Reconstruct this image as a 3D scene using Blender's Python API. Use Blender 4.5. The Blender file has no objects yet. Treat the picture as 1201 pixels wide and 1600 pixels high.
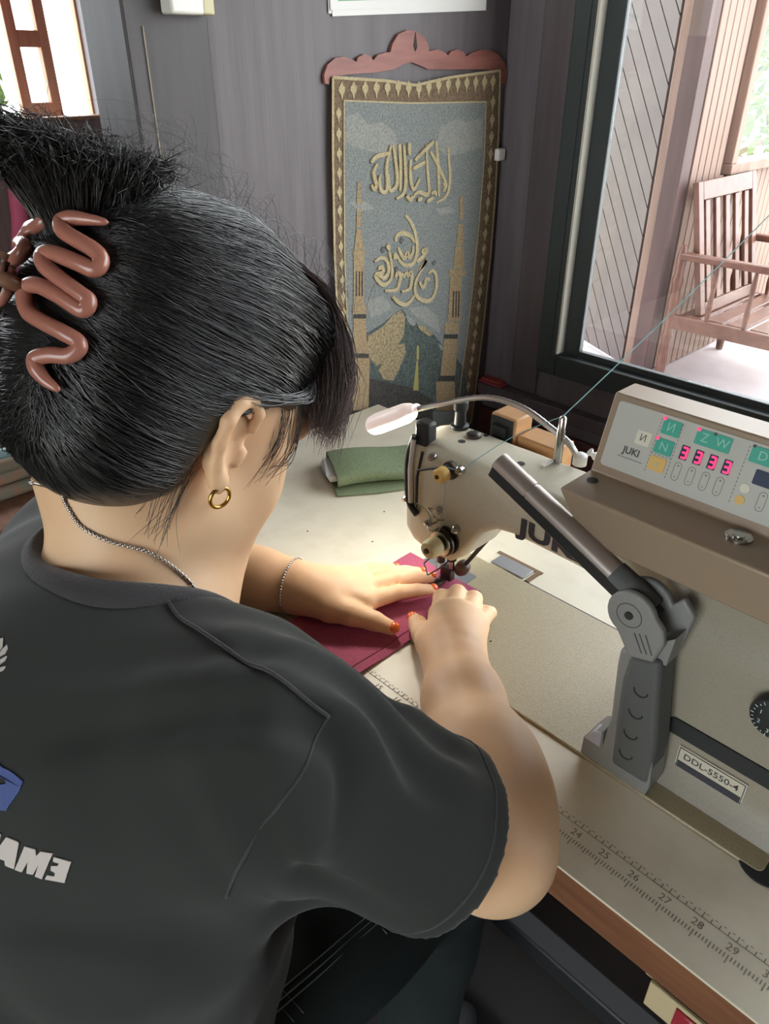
import bpy, bmesh, math, random
import numpy as np
from mathutils import Vector, Matrix

random.seed(7)
RNG = np.random.default_rng(7)
scn = bpy.context.scene
COL = scn.collection

# ------------------------------------------------------------------ camera
CAM_LOC = Vector((0.0, 0.0, 1.30))
_a = math.radians(45.8727)          # heading, counter-clockwise from +Y
_t = math.radians(31.0717)          # downward pitch
_F0 = Vector((-math.sin(_a), math.cos(_a), 0.0))
CAM_R = Vector((math.cos(_a), math.sin(_a), 0.0))
CAM_F = _F0 * math.cos(_t) + Vector((0, 0, -math.sin(_t)))
CAM_U = Vector((0, 0, math.cos(_t))) + _F0 * math.sin(_t)
cam_data = bpy.data.cameras.new('camera')
cam_data.sensor_fit = 'VERTICAL'
cam_data.sensor_height = 36.0
cam_data.lens = 36.0 * 1170.0 / 1600.0
cam_data.clip_start = 0.02
cam = bpy.data.objects.new('camera', cam_data)
cam.matrix_world = Matrix(((CAM_R.x, CAM_U.x, -CAM_F.x, CAM_LOC.x),
                           (CAM_R.y, CAM_U.y, -CAM_F.y, CAM_LOC.y),
                           (CAM_R.z, CAM_U.z, -CAM_F.z, CAM_LOC.z),
                           (0, 0, 0, 1)))
COL.objects.link(cam)
scn.camera = cam

# ------------------------------------------------------------------ world, sun, exposure
world = bpy.data.worlds.new('overcast_sky')
scn.world = world
world.use_nodes = True
_bg = world.node_tree.nodes['Background']
_bg.inputs['Color'].default_value = (0.90, 0.96, 1.0, 1)
_bg.inputs['Strength'].default_value = 4.5
sun_d = bpy.data.lights.new('sun', 'SUN')
sun_d.energy = 1.6
sun_d.angle = math.radians(12)
sun_d.color = (1.0, 0.95, 0.86)
sun = bpy.data.objects.new('sun', sun_d)
sun.rotation_euler = (math.radians(38), math.radians(18), 0)
COL.objects.link(sun)
vs = scn.view_settings
vs.view_transform = 'Standard'
vs.look = 'None'
vs.gamma = 1.0
vs.exposure = 0.75
vs.use_curve_mapping = False
scn.cycles.use_denoising = True
scn.cycles.max_bounces = 10
scn.cycles.diffuse_bounces = 6
scn.cycles.transparent_max_bounces = 12
scn.cycles.sample_clamp_indirect = 8.0
scn.cycles.caustics_reflective = False
scn.cycles.caustics_refractive = False

# ------------------------------------------------------------------ helpers
def srgb(r, g, b):
    def c(v):
        v /= 255.0
        return v / 12.92 if v <= 0.04045 else ((v + 0.055) / 1.055) ** 2.4
    return (c(r), c(g), c(b), 1.0)

def mat(name, col, rough=0.6, metal=0.0, spec=0.5, noise=None, bump=None, wave=None, sss=0.0, coat=0.0, emit=None, alpha=None):
    """noise=(scale, colour2, lo, hi [, stretch]) ; bump=(scale, strength[, stretch]) ; all on object coordinates"""
    m = bpy.data.materials.new(name)
    m.use_nodes = True
    nt = m.node_tree
    b = nt.nodes['Principled BSDF']
    b.inputs['Base Color'].default_value = col
    b.inputs['Roughness'].default_value = rough
    b.inputs['Metallic'].default_value = metal
    b.inputs['Specular IOR Level'].default_value = spec
    if coat:
        b.inputs['Coat Weight'].default_value = coat
        b.inputs['Coat Roughness'].default_value = 0.15
    if sss:
        b.inputs['Subsurface Weight'].default_value = sss
        b.inputs['Subsurface Radius'].default_value = (0.012, 0.005, 0.003)
        b.inputs['Subsurface Scale'].default_value = 0.6
    if emit:
        b.inputs['Emission Color'].default_value = emit[0]
        b.inputs['Emission Strength'].default_value = emit[1]
    tc = nt.nodes.new('ShaderNodeTexCoord')
    def mapped(stretch):
        mp = nt.nodes.new('ShaderNodeMapping')
        mp.inputs['Scale'].default_value = stretch
        nt.links.new(tc.outputs['Object'], mp.inputs['Vector'])
        return mp.outputs['Vector']
    if noise:
        sc, c2, lo, hi = noise[:4]
        n = nt.nodes.new('ShaderNodeTexNoise')
        n.inputs['Scale'].default_value = sc
        n.inputs['Detail'].default_value = 6
        nt.links.new(mapped(noise[4] if len(noise) > 4 else (1, 1, 1)), n.inputs['Vector'])
        r = nt.nodes.new('ShaderNodeMapRange')
        r.inputs['From Min'].default_value = lo
        r.inputs['From Max'].default_value = hi
        nt.links.new(n.outputs['Fac'], r.inputs['Value'])
        mx = nt.nodes.new('ShaderNodeMix')
        mx.data_type = 'RGBA'
        mx.inputs['A'].default_value = col
        mx.inputs['B'].default_value = c2
        nt.links.new(r.outputs['Result'], mx.inputs['Factor'])
        nt.links.new(mx.outputs['Result'], b.inputs['Base Color'])
    if bump:
        n = nt.nodes.new('ShaderNodeTexNoise')
        n.inputs['Scale'].default_value = bump[0]
        n.inputs['Detail'].default_value = 4
        nt.links.new(mapped(bump[2] if len(bump) > 2 else (1, 1, 1)), n.inputs['Vector'])
        bp = nt.nodes.new('ShaderNodeBump')
        bp.inputs['Strength'].default_value = bump[1]
        bp.inputs['Distance'].default_value = 0.002
        nt.links.new(n.outputs['Fac'], bp.inputs['Height'])
        nt.links.new(bp.outputs['Normal'], b.inputs['Normal'])
    return m

class MB:
    """collects vertices and faces; build() links them as one mesh object"""
    def __init__(self):
        self.v = []; self.f = []; self.mi = []; self.cur = 0
    def add(self, v, f):
        o = len(self.v)
        self.v += [tuple(map(float, p)) for p in v]
        self.f += [tuple(i + o for i in q) for q in f]
        self.mi += [self.cur] * len(f)
        return self
    def box(self, lo, hi, M=None):
        x0, y0, z0 = lo; x1, y1, z1 = hi
        v = [(x0, y0, z0), (x1, y0, z0), (x1, y1, z0), (x0, y1, z0), (x0, y0, z1), (x1, y0, z1), (x1, y1, z1), (x0, y1, z1)]
        if M is not None: v = [tuple(M @ Vector(p)) for p in v]
        return self.add(v, [(0, 3, 2, 1), (4, 5, 6, 7), (0, 1, 5, 4), (1, 2, 6, 5), (2, 3, 7, 6), (3, 0, 4, 7)])
    def obox(self, c, ax, ay, az, M=None):
        """box about c with half-axis vectors"""
        c = Vector(c); ax = Vector(ax); ay = Vector(ay); az = Vector(az)
        s = [(-1, -1, -1), (1, -1, -1), (1, 1, -1), (-1, 1, -1), (-1, -1, 1), (1, -1, 1), (1, 1, 1), (-1, 1, 1)]
        v = [tuple(c + ax * i + ay * j + az * k) for i, j, k in s]
        fl = ax.cross(ay).dot(az) < 0
        F = [(0, 3, 2, 1), (4, 5, 6, 7), (0, 1, 5, 4), (1, 2, 6, 5), (2, 3, 7, 6), (3, 0, 4, 7)]
        return self.add(v, [tuple(reversed(q)) for q in F] if fl else F)
    def tube(self, path, r, n=10, caps=True, flat=None):
        """sweep a circle (radius number or list) along a path"""
        P = [Vector(p) for p in path]
        m = len(P)
        R = r if isinstance(r, (list, tuple)) else [r] * m
        T = []
        for i in range(m):
            t = P[min(i + 1, m - 1)] - P[max(i - 1, 0)]
            T.append(t.normalized() if t.length > 1e-9 else Vector((0, 0, 1)))
        up = Vector((0, 0, 1)) if abs(T[0].z) < 0.9 else Vector((1, 0, 0))
        nrm = (up - T[0] * up.dot(T[0])).normalized()
        v = []
        for i in range(m):
            nrm = nrm - T[i] * nrm.dot(T[i])
            nrm = nrm.normalized() if nrm.length > 1e-6 else Vector((1, 0, 0))
            bi = T[i].cross(nrm)
            for k in range(n):
                a = 2 * math.pi * k / n
                kk = flat if flat else 1.0
                v.append(tuple(P[i] + nrm * (R[i] * math.cos(a)) + bi * (R[i] * kk * math.sin(a))))
        f = []
        for i in range(m - 1):
            for k in range(n):
                a = i * n + k; b = i * n + (k + 1) % n
                f.append((a, b, b + n, a + n))
        if caps:
            f.append(tuple(range(n - 1, -1, -1)))
            f.append(tuple((m - 1) * n + k for k in range(n)))
        return self.add(v, f)
    def cyl(self, p0, p1, r0, r1=None, n=20):
        return self.tube([p0, p1], [r0, r0 if r1 is None else r1], n)
    def lathe(self, origin, axis, prof, n=24):
        """prof = [(distance along axis, radius)]"""
        o = Vector(origin); ax = Vector(axis).normalized()
        return self.tube([o + ax * d for d, r in prof], [max(r, 1e-5) for d, r in prof], n) if False else self._lathe(o, ax, prof, n)
    def _lathe(self, o, ax, prof, n):
        up = Vector((0, 0, 1)) if abs(ax.z) < 0.9 else Vector((1, 0, 0))
        e1 = (up - ax * up.dot(ax)).normalized(); e2 = ax.cross(e1)
        v = []; m = len(prof)
        for d, r in prof:
            for k in range(n):
                a = 2 * math.pi * k / n
                v.append(tuple(o + ax * d + e1 * (r * math.cos(a)) + e2 * (r * math.sin(a))))
        f = []
        for i in range(m - 1):
            for k in range(n):
                a = i * n + k; b = i * n + (k + 1) % n
                f.append((a, b, b + n, a + n))
        f.append(tuple(range(n - 1, -1, -1))); f.append(tuple((m - 1) * n + k for k in range(n)))
        return self.add(v, f)
    def prism(self, poly, fn, d0, d1):
        """poly = 2D outline; fn(u, v, d) -> 3D; extruded from d0 to d1"""
        n = len(poly)
        area = sum(poly[i][0] * poly[(i + 1) % n][1] - poly[(i + 1) % n][0] * poly[i][1] for i in range(n))
        if area < 0: poly = list(reversed(poly))
        v = [tuple(fn(p[0], p[1], d0)) for p in poly] + [tuple(fn(p[0], p[1], d1)) for p in poly]
        f = [tuple(range(n - 1, -1, -1)), tuple(range(n, 2 * n))]
        for i in range(n):
            j = (i + 1) % n
            f.append((i, j, j + n, i + n))
        return self.add(v, f)
    def loft(self, rings, caps=True):
        n = len(rings[0]); v = [p for r in rings for p in r]; f = []
        for i in range(len(rings) - 1):
            for k in range(n):
                a = i * n + k; b = i * n + (k + 1) % n
                f.append((a, b, b + n, a + n))
        if caps:
            f.append(tuple(range(n - 1, -1, -1))); f.append(tuple((len(rings) - 1) * n + k for k in range(n)))
        return self.add(v, f)
    def mesh(self, name):
        me = bpy.data.meshes.new(name)
        me.from_pydata(self.v, [], self.f)
        me.update()
        return me
    def build(self, name, m=None, parent=None, smooth=None, bevel=0.0, seg=2, fix=True):
        me = self.mesh(name)
        if fix:
            bm = bmesh.new(); bm.from_mesh(me)
            bmesh.ops.recalc_face_normals(bm, faces=bm.faces[:])
            bm.to_mesh(me); bm.free()
        ms = m if isinstance(m, (list, tuple)) else [m]
        for x in ms:
            if x is not None: me.materials.append(x)
        if len(ms) > 1:
            me.polygons.foreach_set('material_index', self.mi)
        if smooth is not None:
            me.polygons.foreach_set('use_smooth', [True] * len(me.polygons))
            if smooth < 180: me.set_sharp_from_angle(angle=math.radians(smooth))
        o = link(name, me, parent)
        if bevel:
            b = o.modifiers.new('bevel', 'BEVEL')
            b.width = bevel; b.segments = seg; b.limit_method = 'ANGLE'; b.angle_limit = math.radians(35)
            b.harden_normals = False
            me.polygons.foreach_set('use_smooth', [True] * len(me.polygons))
            me.set_sharp_from_angle(angle=math.radians(50))
        return o

def link(name, data, parent=None):
    o = bpy.data.objects.new(name, data)
    COL.objects.link(o)
    if parent is not None: setp(o, parent)
    return o

def setp(o, parent):
    o.parent = parent
    o.matrix_parent_inverse = Matrix.Translation(-parent.location) if parent.type == 'EMPTY' else Matrix.Identity(4)

def thing(name, label, cat, loc=(0, 0, 0), group=None):
    o = bpy.data.objects.new(name, None)
    COL.objects.link(o)
    o.location = loc
    o.empty_display_size = 0.02
    return tag(o, label, cat, group)

def tag(o, label, cat, group=None):
    o['label'] = label; o['category'] = cat
    if group: o['group'] = group
    return o

def struct(o, label=None):
    o['kind'] = 'structure'
    if label: o['label'] = label
    return o

def text_mesh(txt, size, offset=0.0, font=None, shear=0.0, space=1.0):
    """text as a flat mesh: returns vertices (2D) and faces, centred"""
    c = bpy.data.curves.new('lettering', 'FONT')
    c.body = txt; c.size = size; c.offset = offset; c.shear = shear; c.space_character = space
    c.align_x = 'CENTER'; c.align_y = 'CENTER'; c.resolution_u = 3
    o = bpy.data.objects.new('lettering', c)
    COL.objects.link(o)
    dg = bpy.context.evaluated_depsgraph_get()
    me = bpy.data.meshes.new_from_object(o.evaluated_get(dg))
    v = [(p.co.x, p.co.y) for p in me.vertices]; f = [tuple(p.vertices) for p in me.polygons]
    bpy.data.objects.remove(o); bpy.data.curves.remove(c); bpy.data.meshes.remove(me)
    return v, f

def add_text(mb, txt, size, origin, ex, ey, **k):
    v, f = text_mesh(txt, size, **k)
    o = Vector(origin); ex = Vector(ex); ey = Vector(ey)
    mb.add([tuple(o + ex * a + ey * b) for a, b in v], f)

def bez(p, n):
    """smooth curve through points (Catmull-Rom)"""
    P = [Vector(x) for x in p]; out = []
    for i in range(len(P) - 1):
        a = P[max(i - 1, 0)]; b = P[i]; c = P[i + 1]; d = P[min(i + 2, len(P) - 1)]
        for k in range(n):
            t = k / n
            out.append(0.5 * ((2 * b) + (c - a) * t + (2 * a - 5 * b + 4 * c - d) * t * t + (3 * b - a - 3 * c + d) * t ** 3))
    out.append(P[-1])
    return out
# ------------------------------------------------------------------ the room
TZ = 0.76                      # table height
XL, YW = -0.95, 1.22           # partition face, window wall face
M_wall = mat('dark_panel', srgb(94, 86, 90), 0.5, noise=(9, srgb(80, 72, 76), 0.35, 0.7, (6, 6, 0.5)), bump=(40, 0.15, (8, 8, 0.4)))
M_wall_shade = mat('shaded_panel', srgb(70, 64, 66), 0.5, noise=(9, srgb(58, 52, 55), 0.35, 0.7, (6, 6, 0.5)))
M_maroon = mat('maroon_paint', srgb(88, 52, 52), 0.55, noise=(5, srgb(70, 42, 44), 0.4, 0.7))
M_frame = mat('dark_green_frame', srgb(58, 66, 68), 0.45)
M_bead = mat('white_bead', srgb(206, 202, 190), 0.5)
M_cord = mat('beige_cord', srgb(176, 160, 138), 0.7)
M_floor = mat('dark_floor', srgb(40, 37, 36), 0.6, noise=(4, srgb(30, 28, 28), 0.35, 0.7))
M_ceil = mat('ceiling_boards', srgb(120, 108, 98), 0.7)
M_brownwood = mat('brown_wood', srgb(150, 108, 84), 0.55, noise=(8, srgb(120, 82, 62), 0.35, 0.7, (5, 5, 0.6)))

def glass_mat(name, tint=(1, 1, 1, 1), refl=0.06):
    m = bpy.data.materials.new(name); m.use_nodes = True
    nt = m.node_tree; nt.nodes.clear()
    out = nt.nodes.new('ShaderNodeOutputMaterial'); mix = nt.nodes.new('ShaderNodeMixShader')
    tr = nt.nodes.new('ShaderNodeBsdfTransparent'); gl = nt.nodes.new('ShaderNodeBsdfGlossy')
    tr.inputs['Color'].default_value = tint; gl.inputs['Roughness'].default_value = 0.03
    mix.inputs['Fac'].default_value = refl
    nt.links.new(tr.outputs[0], mix.inputs[1]); nt.links.new(gl.outputs[0], mix.inputs[2]); nt.links.new(mix.outputs[0], out.inputs['Surface'])
    return m
M_glass = glass_mat('window_glass')

struct(MB().box((-2.6, -2.4, -0.10), (2.4, 1.34, 0.0)).build('floor', M_floor))
struct(MB().box((-2.6, -2.4, 2.45), (2.4, 1.34, 2.55)).build('ceiling', M_ceil))
# partition behind the table's end, its free end coloured darker to carry a soft shadow
w = MB().box((XL - 0.09, 0.615, 0.0), (XL, YW, 2.45)).build('wall_left', M_wall); struct(w)
struct(MB().box((XL - 0.10, 0.50, 0.0), (XL + 0.004, 0.614, 2.45)).build('trim_1', M_wall_shade, bevel=0.003))
struct(MB().tube([(XL + 0.0055, 0.523, z) for z in (0.0, 1.0, 1.335)], 0.0007, 6).build('trim_2', M_cord))
# window wall: opening x -0.812 .. 1.25, z 0.773 .. 2.2
WX0, WX1, WZ0, WZ1 = -0.812, 1.25, 0.773, 2.2
mb = MB()
mb.box((-2.6, YW, 0), (WX0, YW + 0.12, 2.45)).box((WX1, YW, 0), (2.4, YW + 0.12, 2.45))
mb.box((WX0, YW, 0), (WX1, YW + 0.12, WZ0)).box((WX0, YW, WZ1), (WX1, YW + 0.12, 2.45))
struct(mb.build('wall_right', mat('glare_lit_panel', srgb(110, 104, 110), 0.5, noise=(9, srgb(96, 90, 96), 0.35, 0.7, (6, 6, 0.5)))))  # panel colour lightened to hold the veiling glare around the window
# ledge under the window with a maroon band below it
struct(MB().box((XL, YW - 0.028, 0.690), (2.4, YW, 0.716)).build('trim_3', M_wall, bevel=0.003))
struct(MB().box((XL, YW - 0.012, 0.0), (2.4, YW, 0.655)).build('trim_4', M_maroon, bevel=0.002))
struct(MB().tube([(-0.876, YW - 0.0015, z) for z in (0.717, 1.5, 2.45)], 0.0011, 6).build('trim_5', M_cord))
struct(MB().box((-0.876, YW - 0.006, 0.717), (WX0 - 0.001, YW - 0.0005, 2.45)).build('trim_6', M_wall, bevel=0.002))
# window frame and pane
win = bpy.data.objects.new('window_1', None); COL.objects.link(win); win.location = (0.2, YW, WZ0); win['kind'] = 'structure'
fr = MB()
GX0, GZ0 = -0.731, 0.826
fr.box((WX0, YW - 0.015, WZ0), (GX0 - 0.036, YW + 0.03, WZ1)).box((WX1 - 0.05, YW - 0.015, WZ0), (WX1, YW + 0.03, WZ1))
fr.box((GX0 - 0.036, YW - 0.015, WZ0), (WX1 - 0.05, YW + 0.03, GZ0 - 0.012)).box((GX0 - 0.036, YW - 0.015, WZ1 - 0.05), (WX1 - 0.05, YW + 0.03, WZ1))
fr.build('window_frame', M_frame, win, bevel=0.002)
sa = MB()
sa.box((GX0 - 0.034, YW + 0.004, GZ0 - 0.011), (GX0, YW + 0.018, WZ1 - 0.051)).box((WX1 - 0.09, YW + 0.004, GZ0 - 0.011), (WX1 - 0.051, YW + 0.018, WZ1 - 0.051))
sa.box((GX0 + 0.0005, YW + 0.004, GZ0 - 0.011), (WX1 - 0.0905, YW + 0.018, GZ0)).box((GX0 + 0.0005, YW + 0.004, WZ1 - 0.09), (WX1 - 0.0905, YW + 0.018, WZ1 - 0.051))
sa.build('sash', M_frame, win, bevel=0.0015)
MB().box((GX0 - 0.0375, YW - 0.0175, GZ0 - 0.008), (GX0 - 0.0335, YW + 0.003, WZ1 - 0.055)).build('bead', M_bead, win)
MB().box((GX0 - 0.051, YW - 0.0165, GZ0 - 0.02), (GX0 - 0.0495, YW - 0.0152, WZ1 - 0.055)).build('bead', M_frame, win)
MB().box((GX0 + 0.001, YW + 0.008, GZ0 + 0.001), (WX1 - 0.091, YW + 0.012, WZ1 - 0.091)).build('pane', M_glass, win)
# far wall of the next room, with its window
XF = -2.45
fy0, fy1, fz0, fz1 = -0.2, 1.186, 1.150, 2.15
mb = MB()
mb.box((XF - 0.03, -2.4, 0), (XF, fy0, 2.45)).box((XF - 0.03, fy1, 0), (XF, YW, 2.45))
mb.box((XF - 0.03, fy0, 0), (XF, fy1, fz0)).box((XF - 0.03, fy0, fz1), (XF, fy1, 2.45))
struct(mb.build('wall_far', mat('far_panel', srgb(128, 108, 104), 0.6, noise=(7, srgb(112, 92, 90), 0.4, 0.7, (6, 6, 0.5)))))
win = bpy.data.objects.new('window_2', None); COL.objects.link(win); win.location = (XF, 0.6, fz0); win['kind'] = 'structure'
MB().box((XF - 0.03, fy0, fz0), (XF + 0.03, fy1, fz0 + 0.010)).build('window_sill', M_brownwood, win, bevel=0.002)
def casement(y0, y1, x, s=.030):
    z0, z1 = fz0 - .002, fz1 - 0.02
    c = MB()
    c.box((x, y0, z0), (x + 0.03, y0 + s, z1)).box((x, y1 - s, z0), (x + 0.03, y1, z1))
    for za, zb in ((z0, z0 + 0.043), (1.334, 1.377), (1.56, 1.60), (z1 - 0.05, z1)):
        c.box((x + 0.002, y0 + s, za), (x + 0.028, y1 - s, zb))
    o = c.build('casement', M_casement, win, bevel=0.002)
    MB().box((x + 0.013, y0 + s, z0 + 0.043), (x + 0.017, y1 - s, z1 - 0.05)).build('pane', M_glass, o)
M_casement = mat('backlit_brown_casement', srgb(196, 150, 122), 0.55, noise=(8, srgb(176, 128, 100), 0.35, 0.7, (5, 5, 0.6)))  # brown wood lightened, the backlight from outside put into its colour
casement(0.998, 1.119, XF - 0.165)
casement(1.214, 1.30, XF - 0.165)
casement(0.70, 0.82, XF - 0.165)
# walls at the photographer's back and right, with an unseen opening added to let in fill light
mb = MB()
mb.box((-2.6, -2.5, 0), (-0.4, -2.4, 2.45)).box((1.2, -2.5, 0), (2.4, -2.4, 2.45)).box((-0.4, -2.5, 2.1), (1.2, -2.4, 2.45))
struct(mb.build('wall_back', M_wall))
mb = MB()
mb.box((2.4, -2.5, 0), (2.5, 1.34, 2.45))
struct(mb.build('wall_side', M_wall))
# ------------------------------------------------------------------ outside the window: porch, boarded wing, chair
M_plank = mat('pink_brown_board', srgb(138, 113, 100), 0.6, noise=(6, srgb(120, 95, 82), 0.35, 0.7, (4, 4, 0.4)))
M_plankgap = mat('board_gap', srgb(78, 58, 52), 0.8)
M_diag = mat('grey_brown_board', srgb(88, 77, 74), 0.6, noise=(6, srgb(78, 67, 65), 0.35, 0.7))
M_post = mat('red_brown_post', srgb(80, 57, 54), 0.6, noise=(6, srgb(66, 46, 44), 0.35, 0.7, (4, 4, 0.5)))
M_porch = mat('pale_porch_floor', srgb(214, 204, 206), 0.45, noise=(3, srgb(196, 184, 184), 0.4, 0.7))
M_chairw = mat('rosewood_varnish', srgb(112, 76, 63), 0.35, noise=(10, srgb(88, 56, 45), 0.35, 0.7, (2, 2, 2)))
M_ground = mat('sunny_ground', srgb(214, 208, 190), 0.9, noise=(1.5, srgb(170, 176, 130), 0.45, 0.65))
struct(MB().box((-14, -12, -0.32), (12, 16, -0.12)).build('ground', M_ground))
struct(MB().box((-2.6, 1.345, -0.11), (3.0, 5.2, -0.002)).build('floor_porch', M_porch))
rf = MB(); rf.box((-2.75, 1.345, 2.62), (-1.60, 3.66, 2.70)); rf.box((-1.60, 1.345, 2.62), (3.0, 2.25, 2.70)); struct(rf.build('ceiling_added_shade', mat('shade_roof_board', srgb(150, 136, 124), .8)))  # unseen roof added to shade the board screen and the window side
# wing wall along Y at x = -1.587
XV = -1.587
wy0, wy1, wz0 = 3.36, 5.2, 0.0
core = MB()
VY0 = 3.69   # window opening in the wing wall
VZ0 = 0.855
core.box((XV - 0.10, wy0, 0.0), (XV - 0.012, VY0, 2.6)).box((XV - 0.10, VY0, 0.0), (XV - 0.012, wy1, VZ0))
wing = struct(core.build('wall_wing', M_plankgap))
pw = 0.058
pm = {}
y = wy0
while y < wy1 - 0.01:
    ya, yb = y + 0.003, min(y + pw, wy1) - 0.003
    top = 2.6 if yb < VY0 else VZ0
    if top not in pm:
        q = MB().box((XV - 0.011, 0.003, 0.001), (XV, pw - 0.003, top)).build('board', M_plank, wing, bevel=0.003, seg=1)
        pm[top] = q.data; q.location = (0, y, 0)
    else:
        o = bpy.data.objects.new('board', pm[top]); COL.objects.link(o); o.parent = wing; o.location = (0, y, 0)
        b = o.modifiers.new('bevel', 'BEVEL'); b.width = 0.003; b.segments = 1
    y += pw
win = bpy.data.objects.new('window_3', None); COL.objects.link(win); win.location = (XV, VY0 + 0.3, VZ0); win['kind'] = 'structure'
tr = MB()
tr.box((XV - 0.09, VY0, VZ0 + 0.001), (XV + 0.03, wy1, VZ0 + 0.045)).box((XV - 0.09, VY0, VZ0 + 0.0455), (XV + 0.025, VY0 + 0.055, 2.6))
tr.build('window_frame', M_plank, win, bevel=0.004)
MB().box((XV - 0.04, VY0 + 0.06, VZ0 + 0.06), (XV - 0.035, wy1, 2.6)).build('pane', M_glass, win)
# corner post of the porch
pp = thing('porch_post', 'tall red-brown wooden porch post beside the diagonal boarding', 'post', (-1.63, 3.32, 0))
MB().box((-1.665, 3.26, 0), (-1.585, 3.345, 2.75)).build('shaft', M_post, pp, bevel=0.005)
MB().box((-1.712, 3.285, 0), (-1.667, 3.33, 2.75)).build('lit_edge', M_plank, pp, bevel=0.004)  # lit edge of the post, its brightness put into a paler strip
MB().box((-1.70, 3.24, 0.0), (-1.57, 3.36, 0.03)).build('foot', M_post, pp, bevel=0.004)
# diagonal board screen left of the post
A = Vector((-1.724, 3.312, 0.0)); Bd = Vector((-2.07, 3.493, 0.0)); L = (Bd - A).length; dv = (Bd - A).normalized(); nv = Vector((-dv.y, dv.x, 0))
if nv.y > 0: nv = -nv
scr = thing('board_screen', 'grey-brown screen of diagonal boards seen through the window glass', 'screen', tuple((A + Bd) / 2))
def onscr(u, z, d): return A + dv * u + nv * d + Vector((0, 0, z))
SH = 2.65
MB().prism([(0, 0.02), (L, 0.02), (L, SH), (0, SH)], onscr, -0.03, 0.0).build('backing', M_plankgap, scr)
def clip_poly(poly, f):
    out = []
    for i in range(len(poly)):
        a, b = poly[i], poly[(i + 1) % len(poly)]
        fa, fb = f(a), f(b)
        if fa >= 0: out.append(a)
        if (fa >= 0) != (fb >= 0):
            t = fa / (fa - fb); out.append((a[0] + (b[0] - a[0]) * t, a[1] + (b[1] - a[1]) * t))
    return out
bw = 0.078
slope = 1.15   # boards rise towards the far end
cth = 1 / math.hypot(1, slope); sth = slope * cth
k = -2
while True:
    # strip: distance along normal (sth, -cth)... lines z = z0 + slope*u
    z0 = -L * slope + k * bw / cth
    if z0 > SH: break
    poly = [(0.002, 0.025), (L - 0.002, 0.025), (L - 0.002, SH), (0.002, SH)]
    g = 0.003 / cth
    poly = clip_poly(poly, lambda p: p[1] - slope * p[0] - z0 - g)
    if len(poly) >= 3: poly = clip_poly(poly, lambda p: z0 + bw / cth - g - (p[1] - slope * p[0]))
    if len(poly) >= 3:
        MB().prism(poly, onscr, 0.0005, 0.012).build('board', M_diag, scr)
    k += 1
# slatted porch chair against the wing wall, facing +X
ch = thing('porch_chair', 'reddish wooden slatted armchair on the pale porch outside the window', 'chair', (-1.2, 3.6, 0))
Yn, Yf = 3.29, 3.93                   # near and far arm
xb, xf2 = -1.52, -0.86
def cb(lo, hi, n, bev=0.003): return MB().box(lo, hi).build(n, M_chairw, ch, bevel=bev)
turn = [(0, .017), (.05, .020), (.10, .024), (.20, .020), (.23, .026), (.26, .018), (.40, .025), (.47, .020), (.50, .026), (.53, .018), (.62, .022), (.66, .012), (.665, .0)]
for yy in (Yn, Yf):
    for xx in (xb, xf2):
        MB().lathe((xx, yy, 0.0), (0, 0, 1), [(d * 0.93, max(r, .001)) for d, r in turn], 14).build('leg', M_chairw, ch, smooth=50)
    cb((xb - 0.0, yy - 0.022, 0.555), (xf2 + 0.05, yy + 0.022, 0.585), 'armrest', 0.006)
    cb((xb + 0.01, yy - 0.014, 0.255), (xf2 - 0.01, yy + 0.014, 0.315), 'side_rail')
    for i in range(3):
        x = xb + 0.165 * (i + 1)
        MB().lathe((x, yy, 0.314), (0, 0, 1), [(0, .008), (.06, .013), (.12, .009), (.18, .013), (.242, .008)], 10).build('spindle', M_chairw, ch, smooth=50)
cb((xb + 0.01, Yn + 0.014, 0.255), (xb + 0.04, Yf - 0.014, 0.30), 'seat_rail')
cb((xf2 - 0.04, Yn + 0.014, 0.255), (xf2 - 0.01, Yf - 0.014, 0.30), 'seat_rail')
for i in range(6):
    x = xb + 0.06 + i * 0.097
    cb((x, Yn + 0.016, 0.302), (x + 0.075, Yf - 0.016, 0.318), 'seat_slat')
# reclined back
b0 = Vector((xb + 0.11, 0, 0.32)); b1 = Vector((xb - 0.02, 0, 0.86)); bd = (b1 - b0).normalized(); bn = Vector((bd.z, 0, -bd.x))
def backpiece(ya, yb, sa, sb, n, th=0.013):
    c = b0 + bd * ((sa + sb) / 2) + Vector((0, (ya + yb) / 2, 0))
    MB().obox(c, bn * th, Vector((0, (yb - ya) / 2, 0)), bd * ((sb - sa) / 2)).build(n, M_chairw, ch, bevel=0.003)
BL = (b1 - b0).length
backpiece(Yn + 0.03, Yn + 0.075, 0, BL, 'back_stile'); backpiece(Yf - 0.075, Yf - 0.03, 0, BL, 'back_stile')
backpiece(Yn + 0.076, Yf - 0.076, BL - 0.075, BL, 'back_rail'); backpiece(Yn + 0.076, Yf - 0.076, 0.0, 0.05, 'back_rail')
for i in range(5):
    yc = Yn + 0.076 + (Yf - Yn - 0.152) * (i + 0.5) / 5
    backpiece(yc - 0.021, yc + 0.021, 0.051, BL - 0.076, 'back_slat', 0.008)
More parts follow.
